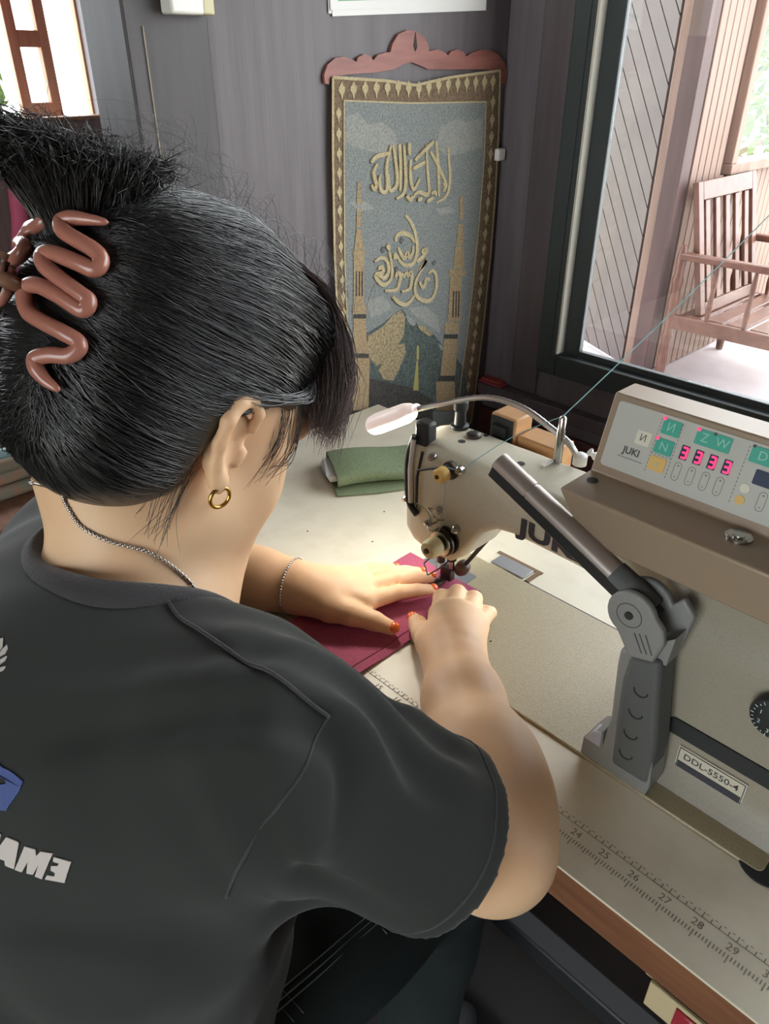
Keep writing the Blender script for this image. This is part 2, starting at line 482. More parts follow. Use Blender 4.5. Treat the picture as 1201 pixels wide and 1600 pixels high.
# trees and shrubs
M_leaf = mat('bright_leaf', srgb(92, 116, 48), 0.6, noise=(3, srgb(60, 84, 34), 0.4, 0.65))
M_bark = mat('bark', srgb(112, 92, 74), 0.9)
def tree(loc, rx, rz, h, n, label, seed, leaf=0.07):
    r = np.random.default_rng(seed)
    t = thing('leafy_tree', label, 'tree', loc, 'trees outside')
    tm = MB().tube([(loc[0], loc[1], loc[2]), (loc[0] + .04, loc[1] - .03, loc[2] + h * .5), (loc[0], loc[1], loc[2] + h)], [.07, .055, .02], 8)
    for a in range(5):
        an = a * 1.3
        tm.tube([(loc[0], loc[1], loc[2] + h * (.4 + .1 * a)), (loc[0] + math.cos(an) * rx * .7, loc[1] + math.sin(an) * rx * .7, loc[2] + h * (.7 + .08 * a))], [.03, .008], 6)
    tm.build('trunk', M_bark, t, smooth=60)
    m = MB()
    d = r.normal(size=(n, 3)); d /= np.linalg.norm(d, axis=1)[:, None]
    rad = r.uniform(0.45, 1.0, n) ** 0.5
    lump = 1 + .25 * np.sin(d[:, 0] * 5 + seed) * np.cos(d[:, 2] * 4)
    c = d * (rad * lump)[:, None] * np.array([rx, rx, rz]) + np.array([loc[0], loc[1], loc[2] + h])
    for p in c:
        a = Vector(r.normal(size=3)).normalized(); b = a.orthogonal().normalized(); s = leaf * r.uniform(.6, 1.3)
        P = Vector(p)
        m.add([P - a * s, P + b * s * .45, P + a * s, P - b * s * .45], [(0, 1, 2, 3)])
    m.build('foliage', M_leaf, t, fix=False)
tree((-3.3, 7.4, -0.12), 1.15, 1.2, 1.5, 2600, 'green leafy tree seen through the porch wing window', 3)
tree((-4.9, 10.4, -0.12), 1.4, 1.4, 2.3, 1600, 'tall leafy tree behind the porch wing', 5)
tree((-5.0, 1.15, -0.12), 0.7, 0.75, 1.0, 1500, 'green shrub beyond the far casement window, at the left edge', 9)
# ------------------------------------------------------------------ sewing table
M_top = mat('cream_laminate', srgb(222, 215, 196), 0.38, noise=(30, srgb(212, 204, 184), 0.45, 0.75))
M_edge = mat('brown_wood_edge', srgb(128, 84, 56), 0.5, noise=(12, srgb(98, 60, 40), 0.35, 0.7, (0.6, 6, 6)))
M_steel = mat('black_painted_steel', srgb(34, 36, 38), 0.5)
M_ink = mat('ruler_ink', srgb(132, 126, 116), 0.7)
M_beige = mat('beige_plastic', srgb(196, 178, 140), 0.5)
TX0, TX1, TY0, TY1 = -0.926, 0.274, 0.348, 0.882
table = thing('sewing_table', 'cream laminate sewing table with brown front edge and printed ruler', 'table', ((TX0 + TX1) / 2, 0.6, 0))
# top with the cut-out that holds the machine bed
BX0, BX1, BY0, BY1 = -0.5245, -0.0485, 0.4525, 0.6305
t = MB()
t.box((TX0, TY0, TZ - 0.0025), (TX1, BY0, TZ)).box((TX0, BY1, TZ - 0.0025), (TX1, TY1, TZ)).box((TX0, BY0, TZ - 0.0025), (BX0, BY1, TZ)).box((BX1, BY0, TZ - 0.0025), (TX1, BY1, TZ))
t.build('tabletop', M_top, table)
t = MB()
t.box((TX0, TY0, TZ - 0.040), (TX1, BY0, TZ - 0.0026)).box((TX0, BY1, TZ - 0.040), (TX1, TY1, TZ - 0.0026)).box((TX0, BY0, TZ - 0.040), (BX0, BY1, TZ - 0.0026)).box((BX1, BY0, TZ - 0.040), (TX1, BY1, TZ - 0.0026))
t.build('table_core', M_edge, table)
for x in (-0.80, 0.15):
    MB().box((x - 0.025, 0.58, 0.0), (x + 0.025, 0.66, 0.70)).build('leg', M_steel, table, bevel=0.004)
    MB().box((x - 0.03, 0.37, 0.0), (x + 0.03, 0.86, 0.04)).build('foot', M_steel, table, bevel=0.006)
    MB().box((x - 0.025, 0.39, 0.68), (x + 0.025, 0.84, 0.719)).build('bracket', M_steel, table, bevel=0.003)
MB().box((-0.774, 0.60, 0.12), (0.124, 0.64, 0.16)).build('stretcher', M_steel, table, bevel=0.004)
# printed inch ruler along the front edge: 0 at x = -1.385
rul = MB(); zt = TZ + 0.0003
inch = 0.02592; xo = -0.1177 - 26 * inch
def tick(x, y0, y1, w=0.0004):
    rul.add([(x - w, y0, zt), (x + w, y0, zt), (x + w, y1, zt), (x - w, y1, zt)], [(0, 1, 2, 3)])
ybase = 0.3765
for i in range(0, 41 * 10):
    x = xo + i * inch / 10
    if x < TX0 + 0.01 or x > TX1 - 0.01: continue
    tick(x, ybase - (0.0075 if i % 10 == 0 else 0.0058 if i % 5 == 0 else 0.0040), ybase)
for i in range(0, 41 * 4):
    x = xo + i * inch / 4
    if x < TX0 + 0.01 or x > TX1 - 0.01: continue
    tick(x, 0.3895, 0.3895 + (0.005 if i % 4 == 0 else 0.0035))
    rul.add([(x + 0.0016, 0.3935, zt), (x + 0.0036, 0.3935, zt), (x + 0.0036, 0.3942, zt), (x + 0.0016, 0.3942, zt)], [(0, 1, 2, 3)])
rul.add([(TX0 + 0.01, 0.3890, zt), (TX1 - 0.01, 0.3890, zt), (TX1 - 0.01, 0.3896, zt), (TX0 + 0.01, 0.3896, zt)], [(0, 1, 2, 3)])
for i in range(1, 41):
    x = xo + i * inch
    if x < TX0 + 0.02 or x > TX1 - 0.02: continue
    add_text(rul, str(i), 0.0090, (x, 0.3822, zt), (1, 0, 0), (0, 1, 0))
rul.build('ruler_print', M_ink, table, fix=False)
# second, finer printed lines in front of the machine cut-out, left part (scale print beside the cloth)
# shallow drawer under the front edge with a red sticker
dr = thing('table_drawer', 'shallow beige drawer with red sticker hanging under the table edge', 'drawer', (0.06, 0.50, 0.60))
d = MB()
d.box((-0.085, 0.392, 0.605), (0.21, 0.396, 0.640)).box((-0.085, 0.396, 0.605), (-0.081, 0.66, 0.640)).box((0.206, 0.396, 0.605), (0.21, 0.66, 0.640)).box((-0.081, 0.656, 0.605), (0.206, 0.66, 0.640)).box((-0.081, 0.396, 0.605), (0.206, 0.656, 0.609))
d.build('tray', M_beige, dr, bevel=0.001)
MB().box((-0.06, 0.3905, 0.612), (-0.025, 0.3918, 0.636)).build('sticker', mat('red_sticker', srgb(150, 40, 48), 0.5, noise=(160, srgb(214, 170, 170), 0.56, 0.66)), dr)
MB().box((-0.092, 0.40, 0.632), (-0.086, 0.65, 0.7195)).build('runner', M_beige, dr)
MB().box((0.211, 0.40, 0.632), (0.217, 0.65, 0.7195)).build('runner', M_beige, dr)
# black stool she sits on
st = thing('work_stool', 'low dark stool under the seated person', 'stool', (-0.43, -0.02, 0))
M_blk = mat('black_vinyl', srgb(40, 40, 42), 0.5)
MB().lathe((-0.43, -0.03, 0.372), (0, 0, 1), [(0, .15), (.005, .17), (.04, .175), (.055, .165), (.06, .10), (.06, .001)], 32).build('seat', M_blk, st, smooth=50)
for i in range(4):
    a = math.pi / 4 + i * math.pi / 2
    MB().tube([(-0.43 + .12 * math.cos(a), -0.03 + .12 * math.sin(a), 0.3715), (-0.43 + .19 * math.cos(a), -0.03 + .19 * math.sin(a), 0.0)], 0.012, 10).build('leg', M_steel, st, smooth=50)
# ------------------------------------------------------------------ sewing machine
M_cast = mat('cream_enamel', srgb(206, 200, 180), 0.42, noise=(500, srgb(198, 192, 171), 0.45, 0.7), bump=(420, 0.12))
M_bed = mat('speckled_bed_enamel', srgb(170, 159, 132), 0.38, noise=(700, srgb(154, 142, 114), 0.45, 0.7), bump=(500, 0.12))
M_pill = mat('shaded_cream_enamel', srgb(146, 139, 124), 0.42, noise=(600, srgb(138, 131, 116), 0.45, 0.7), bump=(420, 0.1))  # machine enamel darkened, the control panel's shadow put into the pillar colour
M_box = mat('taupe_metal_case', srgb(146, 127, 107), 0.38, metal=0.15)
M_chrome = mat('chrome', srgb(196, 194, 190), 0.22, metal=1.0)
M_darkmetal = mat('dark_steel', srgb(84, 78, 74), 0.35, metal=0.8)
M_black = mat('black_plastic', srgb(38, 42, 44), 0.42)
M_blkrub = mat('black_rubber', srgb(34, 36, 38), 0.65)
M_cream = mat('cream_knob', srgb(232, 220, 170), 0.4)
M_yellow = mat('yellow_knob', srgb(226, 186, 108), 0.4)
M_white = mat('white_plastic', srgb(230, 228, 224), 0.4)
M_face = mat('grey_panel_face', srgb(176, 176, 168), 0.45)
M_teal = mat('teal_key', srgb(60, 158, 138), 0.45)
M_orange = mat('orange_key', srgb(206, 168, 96), 0.45)
M_ltkey = mat('pale_key', srgb(206, 202, 184), 0.45)
M_navy = mat('navy_display', srgb(44, 52, 76), 0.3)
M_line = mat('panel_print', srgb(72, 72, 70), 0.6)
M_letter = mat('dark_letter', srgb(58, 58, 66), 0.5)
M_led = mat('red_led', srgb(250, 50, 90), 0.4, emit=(srgb(255, 40, 90), 1.4))
M_printw = mat('white_print', srgb(200, 222, 214), 0.5)
M_faint = mat('faint_key_print', srgb(136, 196, 180), 0.5)
MT = 0.965
sm = thing('sewing_machine', 'cream industrial sewing machine with a control panel on its arm', 'sewing machine', (-0.28, 0.54, TZ))
# bed
def rrect(x0, y0, x1, y1, r, n=5):
    out = []
    for cx, cy, a0 in ((x1 - r, y1 - r, 0), (x0 + r, y1 - r, 90), (x0 + r, y0 + r, 180), (x1 - r, y0 + r, 270)):
        for i in range(n + 1):
            a = math.radians(a0 + 90 * i / n)
            out.append((cx + r * math.cos(a), cy + r * math.sin(a)))
    return out
flat = lambda u, v, d: (u, v, d)
MB().prism(rrect(BX0 + 0.0006, BY0 + 0.0006, BX1 - 0.0006, BY1 - 0.0006, 0.006), flat, TZ - 0.03, TZ + 0.0025).build('bed', M_bed, sm, bevel=0.0012)
MB().prism(rrect(-0.5225, 0.500, -0.452, 0.595, 0.002), flat, TZ + 0.0026, TZ + 0.0034).build('slide_plate', mat('brushed_steel', srgb(150, 152, 156), 0.35, metal=0.6), sm)
MB().box((-0.462, 0.634, TZ + 0.0004), (-0.412, 0.656, TZ + 0.002)).build('hinge_plate', mat('dull_steel', srgb(150, 150, 152), 0.4, metal=0.6), sm, bevel=0.0005)
mb = MB()
mb.box((-0.470, 0.657, TZ + 0.0002), (-0.402, 0.662, TZ + 0.0012)).box((-0.409, 0.6335, TZ + 0.0002), (-0.403, 0.657, TZ + 0.0012))
mb.build('hinge_notch', mat('notch_brown', srgb(120, 94, 70), 0.7), sm)
MB().box((-0.41, 0.6306, TZ - 0.004), (-0.05, 0.6332, TZ + 0.0006)).build('bed_gap', M_blkrub, sm)
# arm with head: rounded sections along X
def sec(x, y0, y1, z0, z1, r):
    return [(x, a, b) for a, b in rrect(y0, z0, y1, z1, r, 6)]
S = [(-0.503, .530, .566, .860, .940, .015), (-0.500, .520, .574, .848, .952, .018), (-0.493, .513, .579, .841, .960, .018), (-0.480, .5095, .581, .836, .9645, .016),
     (-0.455, .508, .582, .833, .9655, .014), (-0.428, .508, .582, .836, .9655, .013), (-0.414, .5085, .582, .848, .9655, .013), (-0.402, .510, .582, .868, .965, .012),
     (-0.390, .5105, .582, .889, .965, .011), (-0.372, .511, .582, .902, .965, .010), (-0.350, .511, .582, .906, .965, .010), (-0.28, .511, .584, .905, .965, .010), (-0.21, .508, .588, .903, .965, .010), (-0.17, .503, .592, .900, .965, .010)]
MB().loft([sec(*s) for s in S]).build('arm', M_cast, sm, smooth=45)
# pillar: profile in YZ swept along X
prof = [(.474, .7626), (.478, .770), (.484, .778), (.488, .790), (.488, .86), (.490, .900), (.4925, .915), (.4960, .921), (.498, .930), (.4985, .9645), (.600, .9645), (.606, .955), (.606, .7626)]
def pillring(x, inset=0.0):
    cy = .545; cz = .86
    return [(x, cy + (a - cy) * (1 - inset), b if b < .78 else cz + (b - cz) * (1 - inset * .6)) for a, b in prof]
MB().loft([pillring(-0.192, .10), pillring(-0.187, .03), pillring(-0.178, 0), pillring(-0.03, 0), pillring(0.012, 0), pillring(0.022, .08)]).build('pillar', M_pill, sm, smooth=40)
# slot, plate, dial on the pillar front
MB().prism(rrect(-0.158, .812, 0.008, .829, .0075), lambda u, v, d: (u, d, v), .4862, .4885).build('slot', M_blkrub, sm)
pl = MB().box((-0.1425, .4858, .7715), (-0.0845, .4879, .8045)).build('model_plate', mat('plate_silver', srgb(196, 190, 172), 0.4), sm)
mb = MB(); mb.box((-0.1405, .4852, .7795), (-0.0865, .4857, .7885)); mb.build('plate_band', M_letter, pl)
mb = MB(); add_text(mb, 'DDL-5550-4', 0.0092, (-0.1135, .4855, .7955), (1, 0, 0), (0, 0, 1), offset=0.0001); mb.build('lettering', M_letter, pl, fix=False)
mb = MB()
for zz, xa, xb2 in ((.8030, -.1412, -.0858), (.7735, -.1412, -.0858)): mb.box((xa, .4852, zz - .0003), (xb2, .4857, zz + .0003))
for xx in (-.1412, -.0858): mb.box((xx - .0003, .4852, .7735), (xx + .0003, .4857, .803))
for i in range(9): mb.box((-.136 + i * .0025, .4853, .7760), (-.1348 + i * .0025, .4857, .7769))
mb.build('plate_border', M_letter, pl)
di = MB().lathe((-0.083, .489, .884), (0, -1, 0), [(0, .0175), (.008, .018), (.0105, .0168), (.012, .012), (.0123, .0)], 36).build('stitch_dial', M_black, sm, smooth=40)
mb = MB()
for i in range(26):
    a = 2 * math.pi * i / 26; r0, r1 = .0135, .0160 if i % 2 else .0148
    e = Vector((math.cos(a), 0, math.sin(a))); q = Vector((-math.sin(a), 0, math.cos(a))); c = Vector((-0.083, .4770, .884))
    mb.add([c + e * r0 - q * .0003, c + e * r1 - q * .0003, c + e * r1 + q * .0003, c + e * r0 + q * .0003], [(0, 1, 2, 3)])
for i, ch_ in enumerate('0 1 2 3 4 5'.split()):
    a = math.radians(100 + i * 55); add_text(mb, ch_, .005, (-0.083 + .0098 * math.cos(a), .4764, .884 + .0098 * math.sin(a)), (1, 0, 0), (0, 0, 1))
mb.build('dial_marks', M_printw, di, fix=False)
# black rubber corner below the bed's right end
MB().lathe((-0.050, .4665, TZ + 0.0003), (0, 0, 1), [(0, .0215), (.0012, .0215), (.0018, .020), (.0019, .0)], 28).build('corner_cap', M_blkrub, sm, smooth=40)
MB().lathe((.023, .548, .905), (1, 0, 0), [(0, .018), (.006, .018), (.008, .050), (.010, .060), (.022, .062), (.026, .058), (.027, .030), (.036, .026), (.038, .0)], 40).build('hand_wheel', M_black, sm, smooth=40)
# lettering on the arm
mb = MB(); add_text(mb, 'JUKI', 0.0245, (-0.3075, .5102, .9215), (1.5, 0, 0), (0, 0, 1), offset=0.0011, space=1.02); mb.build('lettering', M_letter, sm, fix=False)
# head fittings
def rod(n, path, r, m, seg=10): return MB().tube(path, r, seg).build(n, m, sm, smooth=50)
g = bez([(-.482, .512, .968), (-.488, .510, .945), (-.4885, .509, .915), (-.484, .508, .890), (-.472, .507, .880)], 6)
rod('edge_guard', g, .0042, M_black, 8)
rod('face_plate', [(-.481, .5085, .966), (-.4835, .507, .930), (-.481, .506, .892)], .0028, M_white, 8)
rod('take_up_lever', [(-.466, .506, .958), (-.467, .500, .930), (-.469, .502, .893)], .0016, M_black)
rod('take_up_link', [(-.467, .500, .938), (-.452, .502, .945), (-.432, .504, .953)], .0013, M_black)
def knob(n, x, z, parts, m, y=.5085): return MB().lathe((x, y, z), (0, -1, 0), parts, 22).build(n, m, sm, smooth=40)
knob('tension_seat', -.4275, .951, [(0, .0095), (.004, .0095), (.005, .007), (.010, .006)], M_darkmetal)
k1 = knob('tension_knob', -.4275, .951, [(.010, .0065), (.011, .0078), (.020, .0076), (.022, .0062), (.0221, .002)], M_yellow)
MB().lathe((-.4275, .4864, .951), (0, -1, 0), [(0, .0024), (.0015, .0022), (.0016, .0)], 10).build('screw', M_darkmetal, k1)
knob('tension_seat', -.4285, .868, [(0, .016), (.003, .0165), (.0035, .012), (.006, .012), (.007, .0155), (.0095, .0155), (.010, .009), (.016, .008)], M_darkmetal)
knob('tension_disc', -.4285, .868, [(.0101, .0135), (.0125, .0138), (.0128, .010)], M_chrome)
k2 = knob('tension_knob', -.4285, .868, [(.016, .009), (.0175, .0108), (.029, .0104), (.032, .0085), (.0322, .002)], M_cream)
MB().lathe((-.4285, .4762, .868), (0, -1, 0), [(0, .0032), (.002, .003), (.0022, .0)], 12).build('screw', M_darkmetal, k2)
for x, z, r in ((-.452, .957, .004), (-.415, .956, .0045), (-.440, .900, .004), (-.416, .887, .0045), (-.455, .878, .003)):
    knob('screw', x, z, [(0, r), (.005, r), (.006, r * .8), (.008, r * .55)], M_chrome)
rod('thread_guide', [(-.450, .506, .897), (-.448, .498, .902), (-.440, .496, .898), (-.436, .500, .892), (-.434, .507, .890)], .0011, M_chrome)
rod('thread_guide', [(-.443, .507, .884), (-.446, .495, .882), (-.440, .492, .880), (-.432, .505, .884)], .0011, M_chrome)
knob('guard_screw', -.489, .893, [(0, .003), (.008, .003), (.010, .002)], M_chrome, .512)
# needle bar, presser bar and foot
NX, NY = -.474, .552
rod('needle_bar', [(NX, NY, .838), (NX, NY, .800)], .0032, M_chrome)
rod('needle_clamp', [(NX, NY, .806), (NX, NY, .796)], .0052, M_darkmetal)
rod('needle', [(NX, NY, .797), (NX, NY, .768)], .0008, M_chrome, 6)
rod('presser_bar', [(NX + .009, NY + .009, .842), (NX + .009, NY + .009, .786)], .0036, M_chrome)
rod('presser_clamp', [(NX + .009, NY + .009, .812), (NX + .009, NY + .009, .798)], .0060, M_darkmetal)
rod('finger_guard', [(NX - .006, NY - .004, .805), (NX - .012, NY - .016, .795), (NX - .002, NY - .020, .785), (NX + .008, NY - .012, .795), (NX + .010, NY + .004, .80)], .0010, M_darkmetal, 6)
pf = MB()
pf.box((NX - .0055, NY - .014, .7662), (NX - .0012, NY + .016, .7692)).box((NX + .0012, NY - .014, .7662), (NX + .0055, NY + .016, .7692))
pf.box((NX - .004, NY + .004, .7693), (NX + .012, NY + .013, .786))
pf.build('presser_foot', M_darkmetal, sm, bevel=.0008)
rod('lifter_rod', [(-.405, .572, .905), (-.418, .570, .850), (-.452, .568, .792)], .0026, M_black)
MB().lathe((-.4490, .5682, .797), (-.5, -.03, -.86), [(0, .003), (.002, .0072), (.008, .0088), (.014, .0085), (.019, .006), (.0205, .0)], 18).build('lifter_knob', mat('brown_knob', srgb(84, 62, 54), 0.4), sm, smooth=50)
# top fittings
knob_top = lambda n, x, y, prof, m: MB().lathe((x, y, MT - 0.0005), (0, 0, 1), prof, 22).build(n, m, sm, smooth=40)
knob_top('spool_post', -.4685, .566, [(0, .010), (.004, .010), (.005, .0065), (.020, .006), (.022, .008), (.031, .008), (.033, .006), (.0331, .001)], M_black)
knob_top('oil_cap', -.443, .559, [(0, .008), (.004, .008), (.0055, .006), (.0056, .001)], M_darkmetal)
knob_top('oil_hole', -.444, .541, [(0, .004), (.0012, .004), (.0013, .0)], M_blkrub)
knob_top('oil_hole', -.436, .570, [(0, .003), (.0012, .003), (.0013, .0)], M_blkrub)
knob_top('oil_hole', -.372, .545, [(0, .004), (.0012, .004), (.0013, .0)], M_blkrub)
gp = knob_top('thread_post', -.350, .574, [(0, .0042), (.034, .0042), (.036, .0036), (.047, .0036), (.049, .002)], M_chrome)
MB().box((-.355, .553, MT + .001), (-.351, .569, MT + .003)).build('post_foot', M_white, sm)
bk = MB().box((-.484, .5125, .958), (-.466, .528, .985)).build('winder_bracket', M_black, sm, bevel=.003)
# control box on the right of the arm
PY0, PZ0 = .515, 1.0045
pe = Vector((0, .30113, .95358)); pn = Vector((0, -.95358, .30113))
cb_ = MB()
prof2 = [(.470, .9665), (.470, 1.003), (.472, PZ0), (.515, PZ0), (.515 + .30113 * .067, PZ0 + .95358 * .067), (.566, PZ0 + .0635), (.600, 1.0), (.600, .9665)]
def bring(x, dz=0): return [(x + (0.028 if (b < .97 and dz) else 0), a, b) for a, b in prof2]
cb_.loft([bring(-.281, 1), bring(.03)])
cbox = cb_.build('control_box', M_box, sm, bevel=.0025)
def pf_(u, v, d): return Vector((u, PY0, PZ0)) + pe * v + pn * d
def pbox(n, u0, u1, v0, v1, d, m, par, r=None):
    poly = rrect(u0, v0, u1, v1, r) if r else [(u0, v0), (u1, v0), (u1, v1), (u0, v1)]
    return MB().prism(poly, pf_, 0.0002 if d < 0.001 else 0.0, d).build(n, m, par)
panel = pbox('panel_face', -.2745, .024, .0075, .0622, .0008, M_face, cbox, .003)
def key(n, cx, cv, w, h, m, r=.001, d=.0016):
    return MB().prism(rrect(cx - w / 2, cv - h / 2, cx + w / 2, cv + h / 2, r), pf_, .0009, d).build(n, m, panel)
def ptext(mb, t, cx, cv, size, d=.0019, **k): add_text(mb, t, size, pf_(cx, cv, d), (1, 0, 0), pe, **k)
key('key', -.2265, .0534, .0148, .0120, M_teal); key('key', -.2272, .0377, .0148, .0120, M_teal)
key('key', -.2281, .0232, .0135, .0115, M_orange); key('key', -.2453, .0390, .0125, .0115, M_ltkey)
key('key', -.1931, .0538, .0270, .0118, M_teal); key('key', -.1560, .0540, .0180, .0120, M_teal)
key('display', -.1470, .0390, .0200, .0110, M_navy); key('key', -.1597, .0284, .0070, .0070, M_ltkey, .0034); key('key', -.1604, .0190, .0070, .0070, M_orange, .0034)
mb = MB()
ptext(mb, 'И', -.2265, .0534, .0095); ptext(mb, 'N', -.2272, .0377, .0095); ptext(mb, 'W', -.1860, .0538, .0095); ptext(mb, 'Z', -.1995, .0538, .0095); ptext(mb, 'D', -.1560, .0540, .0095)
ptext(mb, 'n', -.2281, .0232, .0075)
mb.build('key_print', M_faint, panel, fix=False)
mb = MB()
ptext(mb, 'JUKI', -.2514, .0255, .0078, d=.0011, offset=.00025); ptext(mb, 'И', -.2453, .0390, .0080)
def pline(mb, u0, v0, u1, v1, w=.00022, d=.0011):
    a = pf_(u0, v0, d); b = pf_(u1, v1, d); t = (b - a).normalized(); s = t.cross(pn).normalized() * w
    mb.add([a - s, b - s, b + s, a + s], [(0, 1, 2, 3)])
pline(mb, -.262, .0195, -.240, .0195)
for u in (-.2358, -.2185, -.1670):
    for i in range(15): pline(mb, u, .0150 + i * .0030, u, .0168 + i * .0030)
for i in range(6): pline(mb, -.2355 + i * .003, .0305, -.2340 + i * .003, .0305)
ub = [-.2116 + i * .01118 for i in range(4)] + [-.146]
for u in ub:
    pts = rrect(u - .0028, .0158, u + .0028, .0302, .0027, 4)
    for i in range(len(pts)): pline(mb, *pts[i], *pts[(i + 1) % len(pts)], w=.00018)
    pline(mb, u - .0008, .0276, u + .0008, .0276); pline(mb, u, .0268, u, .0284); pline(mb, u - .0008, .0186, u + .0008, .0186)
mb.build('panel_print', M_line, panel, fix=False)
for i in range(4):
    u = -.2106 + i * .01113
    dsp = key('display', u, .0386, .0062, .0112, M_navy, .0004, .0013)
    mb = MB(); d = .0018; a, h = .0019, .0040
    for (u0, v0, u1, v1) in ((-a, h, a, h), (-a, 0, a, 0), (-a, -h, a, -h), (a, h, a, 0), (a, 0, a, -h)):
        pline(mb, u + u0 + .0003, .0386 + v0, u + u1 + .0003, .0386 + v1, w=.00075, d=d)
    mb.build('digit', M_led, dsp, fix=False)
for u, v in ((-.2335, .0590), (-.2340, .0430), (-.2055, .0590)):
    MB().lathe(pf_(u, v, .0016), pn, [(0, .0013), (.0006, .0012), (.0007, .0)], 10).build('indicator', M_led, panel)
for u, v in ((-.1930, .0592), (-.1640, .0595)):
    MB().lathe(pf_(u, v, .0016), pn, [(0, .0012), (.0006, .0011), (.0007, .0)], 10).build('indicator', M_line, panel)
MB().lathe((-.269, .499, PZ0), (0, 0, 1), [(0, .0048), (.0008, .0046), (.0009, .0)], 18).build('screw', M_blkrub, cbox)
rs = MB().lathe((-.148, .500, PZ0), (0, 0, 1), [(0, .0098), (.002, .0098), (.0028, .0085), (.0018, .0066), (.0018, .0)], 26).build('lock_ring', M_chrome, cbox, smooth=40)
MB().lathe((-.148, .500, PZ0 + .0018), (0, 0, 1), [(0, .0045), (.0012, .0042), (.0013, .0)], 18).build('lock_barrel', M_chrome, rs, smooth=40)
# thin cable hanging behind the arm
rod('cable', bez([(-.262, .592, .915), (-.258, .60, .86), (-.245, .608, .80), (-.215, .618, .766), (-.17, .622, .7655)], 6), .0016, M_ltkey, 8)

# ------------------------------------------------------------------ folding grey handle standing on the bed front
M_grey = mat('grey_plastic', srgb(128, 128, 126), 0.5)
M_greyd = mat('grey_rubber_grip', srgb(84, 86, 86), 0.7, bump=(160, .3))
M_pale = mat('pale_lilac_plastic', srgb(176, 176, 190), 0.45)
M_tubegrey = mat('taupe_metal_tube', srgb(150, 138, 130), 0.35, metal=0.4)
gh = thing('folding_handle', 'grey folding handle with rubber grip and long black arm on the machine bed', 'handle', (-.185, .466, TZ + .0025))
GY0, GY1 = .4535, .4795
xz = lambda u, v, d: (u, d, v)
zb = TZ + .0027
MB().prism([(-.213, zb), (-.213, zb + .020), (-.206, zb + .034), (-.196, zb + .040), (-.194, zb + .030), (-.1925, zb + .055), (-.152, zb + .060), (-.147, zb + .010), (-.149, zb)], xz, GY0, GY1).build('base', M_grey, gh, bevel=.003)
MB().prism([(-.2115, zb + .021), (-.2055, zb + .0345), (-.197, zb + .039), (-.196, zb + .021)], xz, GY0 - .0006, GY0 + .012).build('lilac_cap', M_pale, gh, bevel=.001)
MB().prism([(-.1925, zb + .050), (-.1975, .880), (-.1975, .895), (-.178, .905), (-.172, .84), (-.172, zb + .055)], xz, GY0 + .001, GY1 - .001).build('upright', M_grey, gh, bevel=.003)
MB().prism([(-.1835, zb + .012), (-.1870, zb + .055), (-.1900, .870), (-.188, .895), (-.163, .905), (-.150, zb + .055), (-.1485, zb + .013)], xz, GY0 - .002, GY1 + .001).build('grip', M_greyd, gh, bevel=.005, seg=3)
for i in range(4):
    zc = zb + .035 + i * .024
    MB().tube([(-.172 + .006 * math.cos(a), GY0 - .0022, zc + .006 * math.sin(a)) for a in [math.radians(180 + k * 30) for k in range(7)]], .0007, 6).build('grip_rib', M_blkrub, gh)
hp = [(-.216 + .0, .925)]
disc = [(-.193 + .0205 * math.cos(math.radians(a)), .934 + .0205 * math.sin(math.radians(a))) for a in range(20, 250, 15)]
MB().prism(disc + [(-.188, .896), (-.168, .902), (-.163, .922), (-.166, .934)], xz, GY0 - .003, GY0 + .004).build('hinge_cheek', M_grey, gh, bevel=.002)
MB().prism(disc + [(-.188, .896), (-.160, .902), (-.155, .940), (-.166, .952)], xz, GY1 - .004, GY1 + .003).build('hinge_cheek', M_grey, gh, bevel=.002)
MB().prism([(-.186, .897), (-.160, .900), (-.158, .928), (-.184, .905)], xz, GY0 + .0042, GY1 - .0042).build('hinge_web', M_grey, gh)
MB().lathe((-.194, GY0 - .003, .934), (0, -1, 0), [(0, .0035), (.0012, .0034), (.0013, .0)], 14).build('hinge_pin', M_blkrub, gh)
mb = MB()
for ring in (.0105,):
    mb.tube([(-.194 + ring * math.cos(a), GY0 - .0031, .934 + ring * math.sin(a)) for a in [k * math.pi / 12 for k in range(25)]], .0004, 5, caps=False)
mb.build('hinge_ring', M_greyd, gh)
mb = MB()
for (a, b) in (((-.187, .921), (-.178, .906)), ((-.183, .9225), (-.174, .9075)), ((-.178, .924), (-.170, .909))):
    mb.tube([(a[0], GY0 - .0031, a[1]), (b[0], GY0 - .0031, b[1])], .0006, 5)
mb.build('hinge_marks', M_greyd, gh)
# long arm: black channel with a taupe tube
a0 = Vector((-.178, 0, .934)); a1 = Vector((-.341, 0, 1.006)); ad = (a1 - a0).normalized(); an = Vector((-ad.z, 0, ad.x))
if an.z < 0: an = -an
cy = (GY0 + GY1) / 2
def along(s, h, y): p = a0 + ad * s + an * h; return (p.x, y, p.z)
AL = (a1 - a0).length
mb = MB()
mb.loft([[along(s, h, y) for h, y in ((-.012, GY0 + .005), (-.012, GY1 - .005), (.002, GY1 - .004), (.002, GY0 + .004))] for s in (0.0, AL)])
mb.build('channel', M_black, gh, bevel=.001)
mb = MB(); R = .0105
def half(s, r): return [along(s, .001 + r * math.sin(t) * .9, cy + r * math.cos(t)) for t in [math.pi * k / 8 for k in range(9)]]
mb.loft([half(.042, R), half(AL - .040, R), half(AL - .040, R * .93), half(AL - .0375, R * .93), half(AL - .0375, R), half(AL, R)])
mb.build('tube', M_tubegrey, gh, smooth=40)
mb = MB(); mb.loft([half(.006, R * 1.02), half(.020, R * 1.18), half(.046, R * 1.1)]); mb.build('collar', M_greyd, gh, smooth=40)

